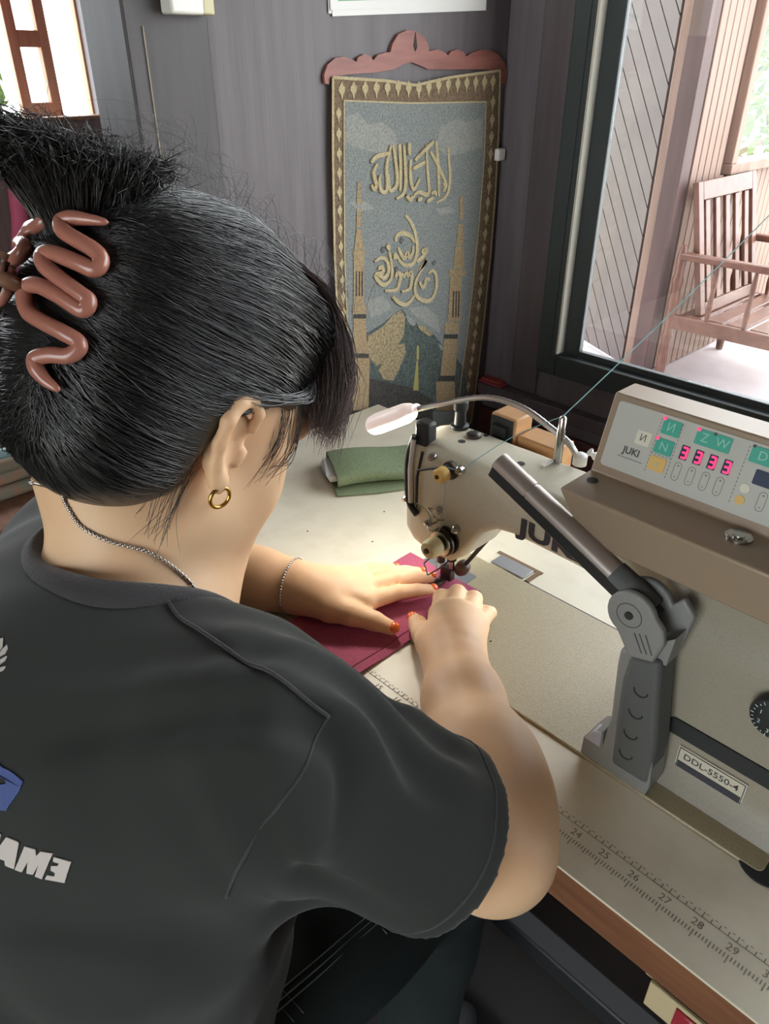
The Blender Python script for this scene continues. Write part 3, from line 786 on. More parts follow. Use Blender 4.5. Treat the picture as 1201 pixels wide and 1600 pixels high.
# ------------------------------------------------------------------ lamp on a flexible neck
M_lamp = mat('lamp_housing', srgb(236, 222, 216), 0.35, emit=(srgb(255, 232, 222), .28))
M_led_w = mat('lamp_diffuser', srgb(255, 244, 230), 0.4, emit=(srgb(255, 240, 222), 7.0))
M_neck = mat('flexible_metal_neck', srgb(176, 172, 170), 0.3, metal=0.7)
lamp = thing('gooseneck_lamp', 'small white glowing lamp on a bent silver flexible neck', 'lamp', (-.335, .592, MT))
p0 = Vector((-.5695, .532, .9445)); p1 = Vector((-.503, .532, .9845))
ax = (p1 - p0).normalized(); dn = (Vector((0, 0, -1)) - ax * ax.dot(Vector((0, 0, -1)))).normalized(); sd = ax.cross(dn)
def capsec(s, r, lo, hi):
    c = p0 + ax * s
    return [tuple(c + sd * (r * math.cos(t)) + dn * (r * .85 * math.sin(t))) for t in [math.radians(lo + (hi - lo) * k / 14) for k in range(15)]]
LL = (p1 - p0).length
prof = [(0.0, .006), (.002, .0105), (.006, .0132), (.014, .0142), (LL - .016, .0132), (LL - .008, .0112), (LL - .006, .0085), (LL + .004, .0075)]
mb = MB(); mb.loft([capsec(s, r, 165, 375) for s, r in prof]); mb.build('housing', M_lamp, lamp, smooth=50)
mb = MB(); mb.loft([capsec(s, r * .97, 20, 160) for s, r in prof[1:-2]]); mb.build('diffuser', M_led_w, lamp, smooth=50)
nk = bez([p1 + ax * .005, (-.482, .545, .9935), (-.440, .567, 1.0075), (-.398, .573, 1.0080), (-.360, .574, .9965), (-.342, .580, .984), (-.336, .590, .966)], 14)
MB().tube(nk, [.0030 + .00035 * (i % 2) for i in range(len(nk))], 8).build('neck', M_neck, lamp, smooth=30)
MB().lathe((-.336, .592, MT - .004), (0, 0, 1), [(0, .007), (.010, .007), (.012, .004)], 16).build('base', M_white, lamp, smooth=40)
ld = bpy.data.lights.new('lamp_glow', 'AREA'); ld.shape = 'RECTANGLE'; ld.size = .055; ld.size_y = .014; ld.energy = 0.22; ld.color = (1.0, .96, .84)
lo = bpy.data.objects.new('lamp_glow', ld); COL.objects.link(lo)
lc = p0 + ax * (LL * .5) + dn * .013
z_ = -dn; x_ = ax; y_ = z_.cross(x_)
lo.matrix_world = Matrix(((x_.x, y_.x, z_.x, lc.x), (x_.y, y_.y, z_.y, lc.y), (x_.z, y_.z, z_.z, lc.z), (0, 0, 0, 1)))
lw = lo.matrix_world.copy(); lo.parent = lamp; lo.matrix_parent_inverse = Matrix.Translation(-lamp.location)
# white cable clip and plug at the lamp base
wc = thing('cable_bundle', 'white cable bundle with yellow tip on the arm behind the panel', 'cable', (-.305, .59, MT))
MB().tube(bez([(-.334, .603, .972), (-.328, .606, .968), (-.318, .604, .9705), (-.306, .600, .9685), (-.292, .594, .9690)], 6), [.0035 + .0012 * math.sin(i * 1.3) for i in range(25)], 8).build('cable', M_white, wc, smooth=60)
MB().tube([(-.312, .597, .9685), (-.304, .594, .9690)], .0022, 8).build('tip', mat('yellow_tip', srgb(240, 214, 90), .5), wc, smooth=50)

# ------------------------------------------------------------------ thread from the stand to the machine
M_thread = mat('pale_blue_thread', srgb(150, 196, 200), 0.6)
th = MB()
A = Vector((-.350, .574, 1.0135)); far = A + (Vector((-.275, .75, 1.184)) - A) * 1.6
th.tube([A + (far - A) * (i / 14) - Vector((0, 0, .006 * math.sin(math.pi * i / 14))) for i in range(15)], .00055, 5)
th.tube(bez([A, (-.39, .552, .985), (-.4135, .5065, .959), (-.4275, .500, .955), (-.4275, .4995, .925), (-.4300, .496, .885), (-.4420, .4985, .879), (-.4490, .500, .8945), (-.468, .501, .897), (-.4735, .530, .84), (-.474, .5518, .768)], 5), .00042, 5)
tag(th.build('sewing_thread', M_thread), 'pale blue thread running from the upper right to the machine', 'thread')
ts_ = thing('thread_stand', 'upright metal thread stand at the back of the table, right of the panel', 'thread stand', (-.205, .8556, TZ))
MB().lathe((-.205, .8556, TZ), (0, 0, 1), [(0, .022), (.004, .022), (.006, .006), (.535, .006), (.536, .0)], 16).build('post', M_darkmetal, ts_, smooth=40)
MB().tube([(-.205, .8556, 1.286), (-.226, .8556, 1.286), (far.x, far.y, far.z)], .002, 6).build('guide_arm', M_chrome, ts_, smooth=60)
# wooden switch box behind the arm
M_box_w = mat('orange_wood', srgb(206, 158, 108), 0.5, noise=(14, srgb(184, 134, 88), 0.35, 0.7, (1, 1, 5)))
sb = thing('switch_box', 'orange wooden box with a black rocker switch behind the machine arm', 'box', (-.428, .60, .935))
MB().box((-.445, .5885, .930), (-.4125, .618, .984)).build('body', M_box_w, sb, bevel=.002)
bz = MB().box((-.4435, .5865, .945), (-.4150, .5884, .982)).build('switch_plate', M_black, sb, bevel=.0006)
MB().prism([(.5835, .953), (.5864, .953), (.5864, .974), (.5815, .974)], lambda u, v, d: (d, u, v), -.438, -.421).build('rocker', M_blkrub, bz)
MB().box((-.440, .5845, .915), (-.417, .5884, .938)).build('bracket', M_darkmetal, sb)
wb = thing('wooden_block', 'lower orange wooden block next to the switch box behind the arm', 'block', (-.385, .60, .93))
MB().box((-.4105, .590, .930), (-.362, .622, .9675)).build('body', M_box_w, wb, bevel=.002)
MB().box((-.400, .5845, .915), (-.372, .5899, .938)).build('bracket', M_darkmetal, wb)
# planar coordinates on the wall hanging: (y, z) in tenths of a millimetre
TAP_SCRIPT1=[[(10620,11738),(10664,11509),(10708,11274),(10679,11041),(10568,10933),(10382,10884)],[(10182,11706),(10365,11496),(10550,11252),(10639,11117)],[(10538,11045),(10593,11113),(10539,11181)],[(10314,11842),(10390,11442),(10435,10970)],[(10231,11048),(10330,11053),(10368,10995)],[(10074,11823),(10115,11463),(10173,11089),(10077,11045),(9936,11094),(9828,11070),(9796,11017)],[(9813,11596),(10050,11740)],[(10057,11553),(9869,11499),(9758,11470)],[(9706,11612),(9713,11324),(9793,11152),(9929,11305)],[(9546,11838),(9577,11538),(9595,11248),(9532,11099),(9375,11049)],[(9443,11860),(9473,11529),(9465,11157)],[(9292,11853),(9370,11554),(9398,11300),(9321,11205),(9224,11201),(9198,11435)],[(9254,11855),(9155,11570),(9173,11320),(9142,11188),(9041,11198),(8987,11337),(9018,11441)],[(8945,11605),(8865,11479),(8922,11309),(8872,11239),(8814,11319)],[(8812,11636),(8946,11715),(9242,11743)],[(9661,11864),(9673,11681)],[(9612,11074),(9721,10992),(9746,11060)],[(9885,10976),(9995,10991)],[(10109,10925),(10277,10980)],[(10236,11847),(9917,11673)]]
TAP_SCRIPT2=[[(9604,10766),(9729,10652),(9844,10473),(9913,10239),(9899,10051),(9803,9931),(9634,9935),(9494,10018),(9410,10143)],[(9381,10365),(9407,10457),(9541,10484),(9735,10413),(9850,10286)],[(9436,10269),(9519,10127),(9603,10058),(9657,10144),(9715,10060),(9798,10123),(9809,10235)],[(10139,10169),(10143,10072),(10055,10105),(10111,10162)],[(9911,9953),(10116,10038)],[(9979,9802),(10121,9901),(10149,9936),(9981,9743)],[(10217,9708),(10336,9728),(10432,9612),(10443,9386),(10329,9221),(10147,9214),(9935,9336),(9872,9508),(9925,9678),(10016,9745)],[(9986,9588),(10078,9471),(10135,9532),(10168,9606),(10267,9579)],[(8879,10113),(9010,10157),(9142,10109),(9208,9987),(9195,9877),(9088,9815),(8956,9898),(8898,9874),(9007,9738),(9141,9692),(9277,9787),(9275,10033),(9216,10237)],[(8956,9987),(9049,9994),(9061,9914),(8982,9921)],[(9386,9769),(9413,9841),(9497,9788),(9471,9658),(9388,9555),(9128,9591)],[(9524,9822),(9581,9755),(9636,9804),(9694,9756),(9755,9804),(9781,9682),(9727,9514),(9523,9500)],[(9306,9453),(9446,9328),(9618,9251),(9761,9288),(9852,9375)],[(9168,10347),(9226,10259)],[(9356,10086),(9355,10192)]]
TAP_DOTS=[(9530,10367),(9084,10274),(10374,9861),(9413,9898)]
TAP_TOWERS=[[(8530,11381),(8588,11376),(8596,11047),(8505,11056)],[(8508,10982),(8588,10973),(8587,10702),(8490,10714)],[(8489,10676),(8592,10663),(8640,10335),(8432,10365)],[(8399,10362),(8673,10322),(8671,10251),(8397,10292)],[(8418,10285),(8649,10250),(8633,9450),(8395,9496)],[(8372,9492),(8667,9434),(8687,9255),(8367,9320)],[(8387,9252),(8662,9195),(8698,8566),(8346,8651)],[(8309,8570),(8751,8462),(8704,7472),(8325,7586)],[(11000,10924),(11075,10916),(11120,10522),(11016,10535)],[(10981,10453),(11113,10437),(11172,10057),(10967,10086)],[(10941,10067),(11181,10033),(11215,9620),(10899,9671)],[(10788,9671),(11275,9592),(11270,9472),(10795,9552)],[(10838,9535),(11169,9480),(11192,8623),(10822,8700)],[(10737,8694),(11164,8604),(11166,8379),(10735,8475)],[(10735,8366),(11129,8277),(11125,7511),(10668,7631)],[(10541,7540),(11119,7384),(11181,6730),(10596,6905)]]
TAP_WINDOWS=[[(8455,10025),(8482,10021),(8471,9614),(8443,9620)],[(8521,10015),(8549,10010),(8539,9602),(8511,9607)],[(8582,10005),(8610,10000),(8601,9590),(8573,9595)],[(10928,9251),(10964,9245),(10978,8741),(10941,8748)],[(11008,9237),(11044,9230),(11067,8722),(11030,8730)],[(11088,9222),(11124,9216),(11141,8707),(11104,8715)],[(8390,9328),(8675,9270),(8674,9193),(8387,9252)],[(8357,8639),(8722,8551),(8721,8478),(8355,8568)],[(10737,8455),(11137,8366),(11129,8277),(10727,8368)],[(10631,7630),(11110,7504),(11118,7395),(10615,7530)]]
TAP_MOUNT=[(8039,8942),(8728,8940),(9090,9018),(9411,9152),(9556,9182),(9719,9000),(10056,8757),(10406,8547),(10745,8199),(11177,7840),(11432,7537),(11590,6607),(7923,7611)]
TAP_CLIFF=[[(8727,8874),(9090,8964),(9337,9123),(9537,9168),(9642,9016),(9609,8677),(9405,8490),(9279,8284),(8901,8285),(8662,8574)],[(9089,8332),(9341,8552),(9631,8531),(9668,8333),(9539,8123),(9346,7881),(9088,7975),(8963,8175)],[(9934,8816),(10192,8714),(10407,8523),(10268,8530),(10059,8672)]]
TAP_SNOW=[[(9654,9058),(9798,8970),(9933,8830),(9855,8800),(9721,8907)],[(10559,8317),(10745,8199),(10864,8045),(10638,8174)]]
TAP_DARK=[[(7952,8255),(8714,8098),(9281,7850),(9887,7584),(10472,7157),(10493,6717),(7919,7517)]]
TAP_SPIRE=[[(9968,8113),(10009,8103),(10043,7489),(9889,7532)],[(9973,8404),(10021,8393),(10029,8123),(9967,8138)]]
TAP_HANGER=[(7978,12721),(7967,12827),(8037,12951),(8185,13034),(8347,13051),(8511,13014),(8594,12988),(8629,13046),(8749,13083),(8886,13057),(8927,13003),(9025,13075),(9185,13106),(9292,13113),(9328,13212),(9453,13344),(9635,13397),(9821,13390),(10014,13321),(10116,13221),(10139,13130),(10337,13154),(10500,13121),(10594,13074),(10664,13133),(10808,13158),(10981,13124),(11042,13064),(11176,13113),(11392,13155),(11662,13157),(11901,13092),(12082,12966),(12175,12811),(12148,12656),(12003,12658),(11958,12826),(11906,12865),(11242,12881),(10151,12880),(9952,12935),(9758,12981),(9570,12958),(9385,12892),(8988,12850),(8472,12833),(8094,12804),(8057,12709)]
TAP_OUT=[(8102,12796),(9150,12741),(9826,12671),(10608,12767),(11916,12857),(11992,11963),(12029,10889),(12010,9728),(11947,8474),(11827,6982),(11745,6264),(8243,6977),(8046,9289),(8024,10328),(8050,11722)]
TAP_IN=[(8298,12500),(9716,12425),(11584,12390),(11630,11465),(11595,10373),(11534,9439),(11440,8320),(11298,7129),(11187,6439),(8420,7048),(8245,9247),(8227,10297),(8267,11706)]
TAP_CLOUD=[[(8330,12284),(8581,12340),(8782,12165),(9099,12185),(9372,11998),(9488,11740),(9263,11610),(8882,11780),(8466,11876),(8293,11954)],[(11511,12158),(11117,12097),(10791,12149),(10422,12054),(10315,11761),(10638,11587),(11157,11631),(11560,11684)],[(8339,11110),(8709,11072),(8927,10936),(8545,10941)],[(10364,10777),(10756,10775),(10965,10668),(10500,10659)],[(8680,9491),(9092,9499),(9336,9234),(8791,9169)],[(9716,9159),(10176,9114),(10530,8857),(10620,8500),(9983,8922)]]
# ------------------------------------------------------------------ things on the partition wall
def woven(name, c1, c2, scale=260, c3=None):
    m = mat(name, c1, 0.9, noise=(scale, c2, 0.42, 0.62), bump=(900, 0.4))
    return m
M_sky = woven('woven_blue_grey', srgb(136, 139, 136), srgb(102, 109, 110), 420)
M_cloud = woven('woven_cloud', srgb(150, 149, 143), srgb(124, 127, 125), 380)
M_gold = woven('woven_gold', srgb(188, 174, 140), srgb(164, 148, 112), 400)
M_brown = woven('woven_brown', srgb(124, 104, 82), srgb(98, 80, 64), 300)
M_tan = woven('woven_tan', srgb(166, 145, 112), srgb(138, 116, 88), 320)
M_mtn = woven('woven_dark_green', srgb(88, 98, 94), srgb(62, 72, 70), 260)
M_cliff = woven('woven_cliff', srgb(166, 148, 112), srgb(122, 110, 88), 200)
M_dk = woven('woven_dark', srgb(70, 66, 60), srgb(50, 48, 46), 240)
M_dot = woven('woven_grey_dot', srgb(104, 104, 104), srgb(84, 86, 88), 300)
M_hang = mat('rosy_wood', srgb(150, 92, 82), 0.5, noise=(10, srgb(126, 72, 64), 0.35, 0.7, (1, 1, 8)))
tp = thing('wall_tapestry', 'tall blue-grey woven tapestry with gold script, two towers and a mountain', 'tapestry', (XL, 1.0, 0.62))
def tpx(y, z, d):
    return (XL + 0.0085 + d, y, z)
def tsh(n, polys, m, d, parent=tp, kind=None):
    mb = MB()
    for p in polys:
        q = [(a * 1e-4, b * 1e-4) for a, b in p]
        mb.prism(q, tpx, d - .0004, d)
    o = mb.build(n, m, parent)
    if kind: o['kind'] = kind
    return o
q = [(a * 1e-4, b * 1e-4) for a, b in TAP_OUT]
cloth_ = MB().prism(q, tpx, -.003, .0).build('cloth', M_brown, tp)
def inset_edge(n, pts, m, d, w=.0022):
    mb = MB()
    for i in range(len(pts)):
        a = Vector((pts[i][0] * 1e-4, pts[i][1] * 1e-4)); b = Vector((pts[(i + 1) % len(pts)][0] * 1e-4, pts[(i + 1) % len(pts)][1] * 1e-4))
        t = (b - a).normalized(); s = Vector((-t.y, t.x)) * w * .5
        mb.prism([tuple(a - s), tuple(b - s), tuple(b + s), tuple(a + s)], tpx, d - .0004, d)
    return mb.build(n, m, tp)
tsh('sky_field', [TAP_IN], M_sky, .0006)
inset_edge('field_edging', TAP_IN, M_gold, .0012)
inset_edge('outer_edging', TAP_OUT, M_gold, .0008, .004)
for c in TAP_CLOUD: tsh('cloud', [c], M_cloud, .0009)
tsh('mountain', [TAP_MOUNT], M_mtn, .0011)
for i, c in enumerate(TAP_CLIFF): tsh('cliff', [c], M_cliff, .0014 + i * .0006)
for c in TAP_SNOW: tsh('snow_patch', [c], M_cloud, .0014)
tsh('dark_foreground', TAP_DARK, M_dk, .0013)
for c in TAP_TOWERS: tsh('tower_section', [c], M_tan, .0017)
for c in TAP_WINDOWS: tsh('tower_window', [c], M_dk, .0020)
tsh('small_spire', TAP_SPIRE, mat('woven_olive', srgb(160, 152, 84), .9), .0016)
def strokes(n, ss, w):
    for k, s in enumerate(ss):
        pts = bez([(a * 1e-4, b * 1e-4, 0) for a, b in s], 5)
        m_ = len(pts); L = []; R = []
        for i, p in enumerate(pts):
            t = (pts[min(i + 1, m_ - 1)] - pts[max(i - 1, 0)]).normalized()
            ww = w * (.55 + .75 * math.sin(math.pi * min(1, (i + 1.5) / (m_ + 1))) ** .7) * .5
            nrm_ = Vector((-t.y, t.x, 0)); L.append(p + nrm_ * ww); R.append(p - nrm_ * ww)
        mb = MB()
        v = [tpx(p.x, p.y, .0022 + k * .00012) for p in L] + [tpx(p.x, p.y, .0022 + k * .00012) for p in R] + [tpx(p.x, p.y, .0007) for p in L] + [tpx(p.x, p.y, .0007) for p in R]
        f = []
        for i in range(m_ - 1):
            f += [(i, i + 1, m_ + i + 1, m_ + i), (2 * m_ + i, 3 * m_ + i, 3 * m_ + i + 1, 2 * m_ + i + 1), (i, 2 * m_ + i, 2 * m_ + i + 1, i + 1), (m_ + i, m_ + i + 1, 3 * m_ + i + 1, 3 * m_ + i)]
        mb.add(v, f); mb.build(n, M_gold, tp)
strokes('script_stroke', TAP_SCRIPT1, .0050)
strokes('script_stroke', TAP_SCRIPT2, .0058)
for y_, z_ in TAP_DOTS:
    tsh('script_dot', [[(y_ - 55, z_), (y_, z_ + 60), (y_ + 55, z_), (y_, z_ - 60)]], M_dot, .0020)
mot = [(0, -1), (.28, -.35), (.75, .05), (.7, .45), (.35, .55), (.25, .75), (0, 1), (-.25, .75), (-.35, .55), (-.7, .45), (-.75, .05), (-.28, -.35)]
def motif(y, z, sy, sz, up=1):
    MB().prism([(y + a * sy, z + b * sz * up) for a, b in mot], tpx, .0003, .0011).build('border_motif', M_gold, tp)
for i in range(16): motif(.826 + i * .0232, 1.262 - (.004 * math.exp(-((i - 7) / 1.5) ** 2)) + i * .00035, .0085, .0125)
for i in range(21):
    motif(.8185 - .0006 * i + (.0012 * max(0, i - 6)), 1.232 - i * .0268, .0065, .0110)
for i in range(21):
    z = 1.236 - i * .0275
    motif(float(np.interp(z, [.65, .75, .9, 1.1, 1.28], [1.149, 1.162, 1.176, 1.183, 1.176])), z, .0078, .0120)
hg = thing('tapestry_hanger', 'scalloped rosy-brown wooden hanger board at the top of the tapestry', 'hanger', (XL, .99, 1.285))
hp = [(a * 1e-4, b * 1e-4) for a, b in TAP_HANGER]
MB().prism(hp, lambda u, v, d: (d, u, v), XL + .0005, XL + .0055).build('board', M_hang, hg)
MB().prism([(.982, 1.338), (.9865, 1.318), (.982, 1.3125), (.978, 1.320)], lambda u, v, d: (d, u, v), XL + .0052, XL + .0062).build('keyhole', M_dk, hg)
tp.location = (XL, 1.0, .62)
# calendar pinned above
cl = thing('wall_calendar', 'white wall calendar with green print above the tapestry', 'calendar', (XL, .98, 1.36))
M_paper = mat('white_paper', srgb(226, 224, 222), .6)
for k, (dy, dz, n) in enumerate(((0, 0, 'page'), (.006, -.003, 'page'), (.002, .004, 'page'))):
    MB().prism([(.812 + dy, 1.356 + dz), (1.145 + dy, 1.374 + dz), (1.138 + dy, 1.80), (.806 + dy, 1.79)], lambda u, v, d: (d, u, v), XL + .001 + k * .0011, XL + .002 + k * .0011).build(n, M_paper, cl)
pg = mat('green_print', srgb(96, 166, 110), .6)
MB().prism([(.828, 1.371), (1.00, 1.381), (1.00, 1.389), (.828, 1.379)], lambda u, v, d: (d, u, v), XL + .0045, XL + .0049).build('print_band', pg, cl)
for i in range(6):
    for j in range(5):
        a = .85 + i * .048; b = 1.42 + j * .06
        MB().prism([(a, b), (a + .02, b), (a + .02, b + .025), (a, b + .025)], lambda u, v, d: (d, u, v), XL + .0045, XL + .0048).build('date_print', pg if (i + j) % 4 == 0 else M_line, cl)
# switch box
sw = thing('wall_switch', 'white switch box with a yellowed side at the top of the dark wall', 'switch', (XL, .58, 1.35))
MB().box((XL + .005, .549, 1.347), (XL + .030, .594, 1.44)).build('cover', M_white, sw, bevel=.003)
MB().box((XL + .005, .5945, 1.3475), (XL + .026, .611, 1.44)).build('side_box', mat('yellowed_plastic', srgb(206, 200, 160), .5), sw, bevel=.002)
MB().box((XL + .0302, .560, 1.365), (XL + .034, .583, 1.41)).build('rocker', M_white, sw, bevel=.001)
wcp = MB().box((XL + .0005, 1.193, 1.143), (XL + .018, 1.214, 1.163)).build('wall_clip', M_white, bevel=.003)
tag(wcp, 'small white plastic clip at the right edge of the tapestry', 'clip')
# red tape roll end on the ledge
rb = thing('red_cloth_strip', 'red cloth strip lying on the ledge beside the tapestry', 'cloth', (-.915, 1.206, .716))
MB().prism(rrect(-.944, 1.193, -.882, 1.2185, .004), flat, .7163, .7215).build('fold', mat('red_cloth', srgb(150, 60, 62), .8), rb, bevel=.001)
MB().prism(rrect(-.940, 1.196, -.890, 1.2165, .004), flat, .7217, .7265).build('fold', mat('red_cloth_top', srgb(160, 70, 70), .8), rb, bevel=.001)

# ------------------------------------------------------------------ textiles on the table
M_mag = mat('magenta_cotton', srgb(176, 84, 112), .85, noise=(500, srgb(162, 74, 100), .4, .65), bump=(900, .35))
M_magd = mat('magenta_stitch', srgb(104, 36, 58), .85)
def sheet(x0, x1, y0, y1, fz, nx=24, ny=40, th=.0011):
    mb = MB(); v = []; f = []
    for j in range(ny + 1):
        for i in range(nx + 1):
            x = x0 + (x1 - x0) * i / nx; y = y0 + (y1 - y0) * j / ny
            v.append((x, y, fz(x, y)))
    n = len(v); v += [(x, y, z - th) for x, y, z in v]
    W_ = nx + 1
    for j in range(ny):
        for i in range(nx):
            a = j * W_ + i
            f.append((a, a + 1, a + 1 + W_, a + W_)); f.append((n + a, n + a + W_, n + a + 1 + W_, n + a + 1))
    for i in range(nx):
        a = i; b = ny * W_ + i
        f.append((a, n + a, n + a + 1, a + 1)); f.append((b, b + 1, n + b + 1, n + b))
    for j in range(ny):
        a = j * W_; b = j * W_ + nx
        f.append((a, a + W_, n + a + W_, n + a)); f.append((b, n + b, n + b + W_, b + W_))
    return mb.add(v, f)
mg = thing('magenta_cloth', 'magenta cotton piece being sewn under the hands', 'cloth', (-.485, .455, TZ + .003))
def mz(x, y): return TZ + .0050 + .0008 * math.sin(x * 60 + y * 25) + .0006 * math.sin(y * 70) - (.0016 if y < .445 else 0) * min(1, (.445 - y) / .02)
sheet(-.5425, -.4275, .3505, .572, mz).build('panel', M_mag, mg, smooth=60)
mb = MB(); mb.tube([(-.4385, .352 + i * .0065, mz(-.4385, .352 + i * .0065) + .0002) for i in range(33)], .0005, 5); mb.build('stitch_line', M_magd, mg)
mb = MB(); mb.tube([(-.507, .352 + i * .0065, mz(-.507, .352 + i * .0065) + .0001) for i in range(30)], .0007, 5); mb.build('crease', M_mag, mg)
M_olive = mat('olive_cotton', srgb(122, 136, 104), .85, noise=(300, srgb(108, 122, 92), .4, .65), bump=(60, .5))
M_lin = mat('white_lining', srgb(208, 212, 214), .8, bump=(80, .4))
ol = thing('olive_garment', 'olive green folded garment with white lining lying on the table', 'garment', (-.74, .70, TZ))
a_ = Vector((.155, .27, 0)).normalized(); b_ = Vector((-a_.y, a_.x, 0)); o_ = Vector((-.770, .632, TZ))
def olp(s, t, z): return tuple(o_ + a_ * s + b_ * t + Vector((0, 0, z)))
def flatloop(s, w0, w1, z0, z1, n=20, wob=0):
    out = []
    cx = (w0 + w1) / 2; hw = (w1 - w0) / 2; cz = (z0 + z1) / 2; hz = (z1 - z0) / 2
    for k in range(n):
        t = 2 * math.pi * k / n; c, q = math.cos(t), math.sin(t)
        out.append(olp(s + wob * math.sin(t * 2), cx + hw * math.copysign(abs(c) ** .45, c), cz + hz * math.copysign(abs(q) ** .6, q)))
    return out
L_ = .235
mb = MB()
ss_ = [i * L_ / 14 for i in range(15)]
def hgt(s): return .022 + .003 * math.sin(s * 40) - .004 * s / L_
mb.loft([flatloop(s + (.004 if s == 0 else 0), -.046 + .004 * math.sin(s * 30), .050, .0046, .0046 + hgt(s)) for s in ss_] + [], caps=False)
mb.loft([flatloop(s + (.004 if s == 0 else 0), -.042 + .004 * math.sin(s * 30), .046, .0066, .0026 + hgt(s)) for s in ss_], caps=False)
mb.build('outer_fold', M_olive, ol, smooth=60, fix=False)
mb = MB(); mb.loft([flatloop(s, -.030, .034, .0075, .021 - .004 * s / L_, wob=.003) for s in [-.006, 0, .004, .05, L_ * .9]], caps=True); mb.build('lining_roll', M_lin, ol, smooth=60)
mb = MB(); mb.loft([flatloop(s, -.058 - .006 * math.sin(s * 20), .054, .0004, .0042) for s in [0.0, .01, .06, .12, .18, L_]], caps=True); mb.build('lower_fold', M_olive, ol, smooth=60)
# lint and specks
M_speck = mat('dark_speck', srgb(70, 60, 50), .8)
for x, y, lb in ((-.644, .624, 'tiny dark lint speck on the table, nearest the olive garment'), (-.600, .560, 'tiny dark lint speck on the table, nearest the magenta cloth'), (-.679, .515, 'tiny dark lint speck on the table, farthest left of the three'), (-.395, .520, 'dark speck on the machine bed, closest to the right hand'), (-.385, .530, 'dark speck on the machine bed, middle of the three'), (-.366, .515, 'dark speck on the machine bed, farthest from the right hand')):
    tag(MB().lathe((x, y, TZ + (.0025 if x > -.52 else 0)), (0, 0, 1), [(0, .0012), (.0007, .0010), (.0008, .0)], 7).build('lint_speck', M_speck), lb, 'speck', 'lint specks')

# ------------------------------------------------------------------ far room clutter seen past her hair
M_pat = mat('patterned_cloth', srgb(150, 146, 128), .85, noise=(22, srgb(176, 140, 116), .45, .6))
M_pat2 = mat('pink_grey_cloth', srgb(150, 126, 120), .85, noise=(16, srgb(176, 160, 150), .45, .6))
bn = thing('cloth_bench', 'low wooden bench under the textile piles in the next room', 'bench', (-2.1, .5, 0))
MB().box((-2.42, .02, .30), (-1.72, .88, .34)).build('seat_board', M_brownwood, bn, bevel=.004)
for x in (-2.36, -1.78):
    for y in (.08, .82): MB().box((x - .03, y - .03, 0), (x + .03, y + .03, .2995)).build('leg', M_brownwood, bn)
def softbox(n, lo, hi, m, label, group='folded textiles on the bench'):
    mb = MB(); c = [(a + b) / 2 for a, b in zip(lo, hi)]
    for k in range(3):
        z0 = lo[2] + (hi[2] - lo[2]) * k / 3; z1 = lo[2] + (hi[2] - lo[2]) * (k + 1) / 3 - .002
        e = .008 * (k % 2)
        mb.prism(rrect(lo[0] + e, lo[1] + e, hi[0] - e, hi[1] - e, .04), flat, z0, z1)
    o = mb.build(n, m, bevel=.012, seg=3)
    return tag(o, label, 'textile', group)
softbox('folded_textile', (-2.35, .30, .3405), (-1.85, .86, .45), M_pat, 'patterned greenish folded cloth on the bench behind her hair')
softbox('folded_textile', (-2.30, .05, .3405), (-1.80, .29, .50), M_pat2, 'pinkish grey folded cloth at the near end of the bench')
softbox('folded_textile', (-2.35, .40, .4505), (-1.95, .85, .58), M_pat, 'upper patterned cloth of the pile on the bench')
pk = MB().tube(bez([(-2.40, .86, 1.02), (-2.38, .84, .90), (-2.37, .80, .75), (-2.36, .78, .585)], 6), [.02, .022, .024, .025, .026, .026, .026, .026, .026, .026, .026, .027, .027, .028, .028, .028, .029, .03, .03], 12)
tag(pk.build('pink_scarf', mat('pink_scarf', srgb(206, 96, 128), .8), smooth=60), 'pink cloth hanging behind her hair at the left edge', 'scarf')
pr = MB().tube([(-1.75, .30, .52), (-1.66, .62, .545)], .012, 10)
tag(pr.build('pale_blue_rod', mat('pale_blue_metal', srgb(150, 176, 178), .4), smooth=60), 'pale blue rod across the textiles at the left edge', 'rod')
cu = MB()
cv = []
for j in range(13):
    for i in range(13):
        cv.append((XF + .05 + .02 * math.sin(i * 1.6), .78 + i * .012 - .004 * j / 12 * i, 2.2 - j * .075))
cu.add(cv, [(j * 13 + i, j * 13 + i + 1, (j + 1) * 13 + i + 1, (j + 1) * 13 + i) for j in range(12) for i in range(12)])
co = cu.build('pink_curtain', mat('pink_voile', srgb(232, 150, 172), .8), smooth=60, fix=False)
sl = co.modifiers.new('thickness', 'SOLIDIFY'); sl.thickness = .002
tag(co, 'pink curtain at the upper left edge of the far window', 'curtain')
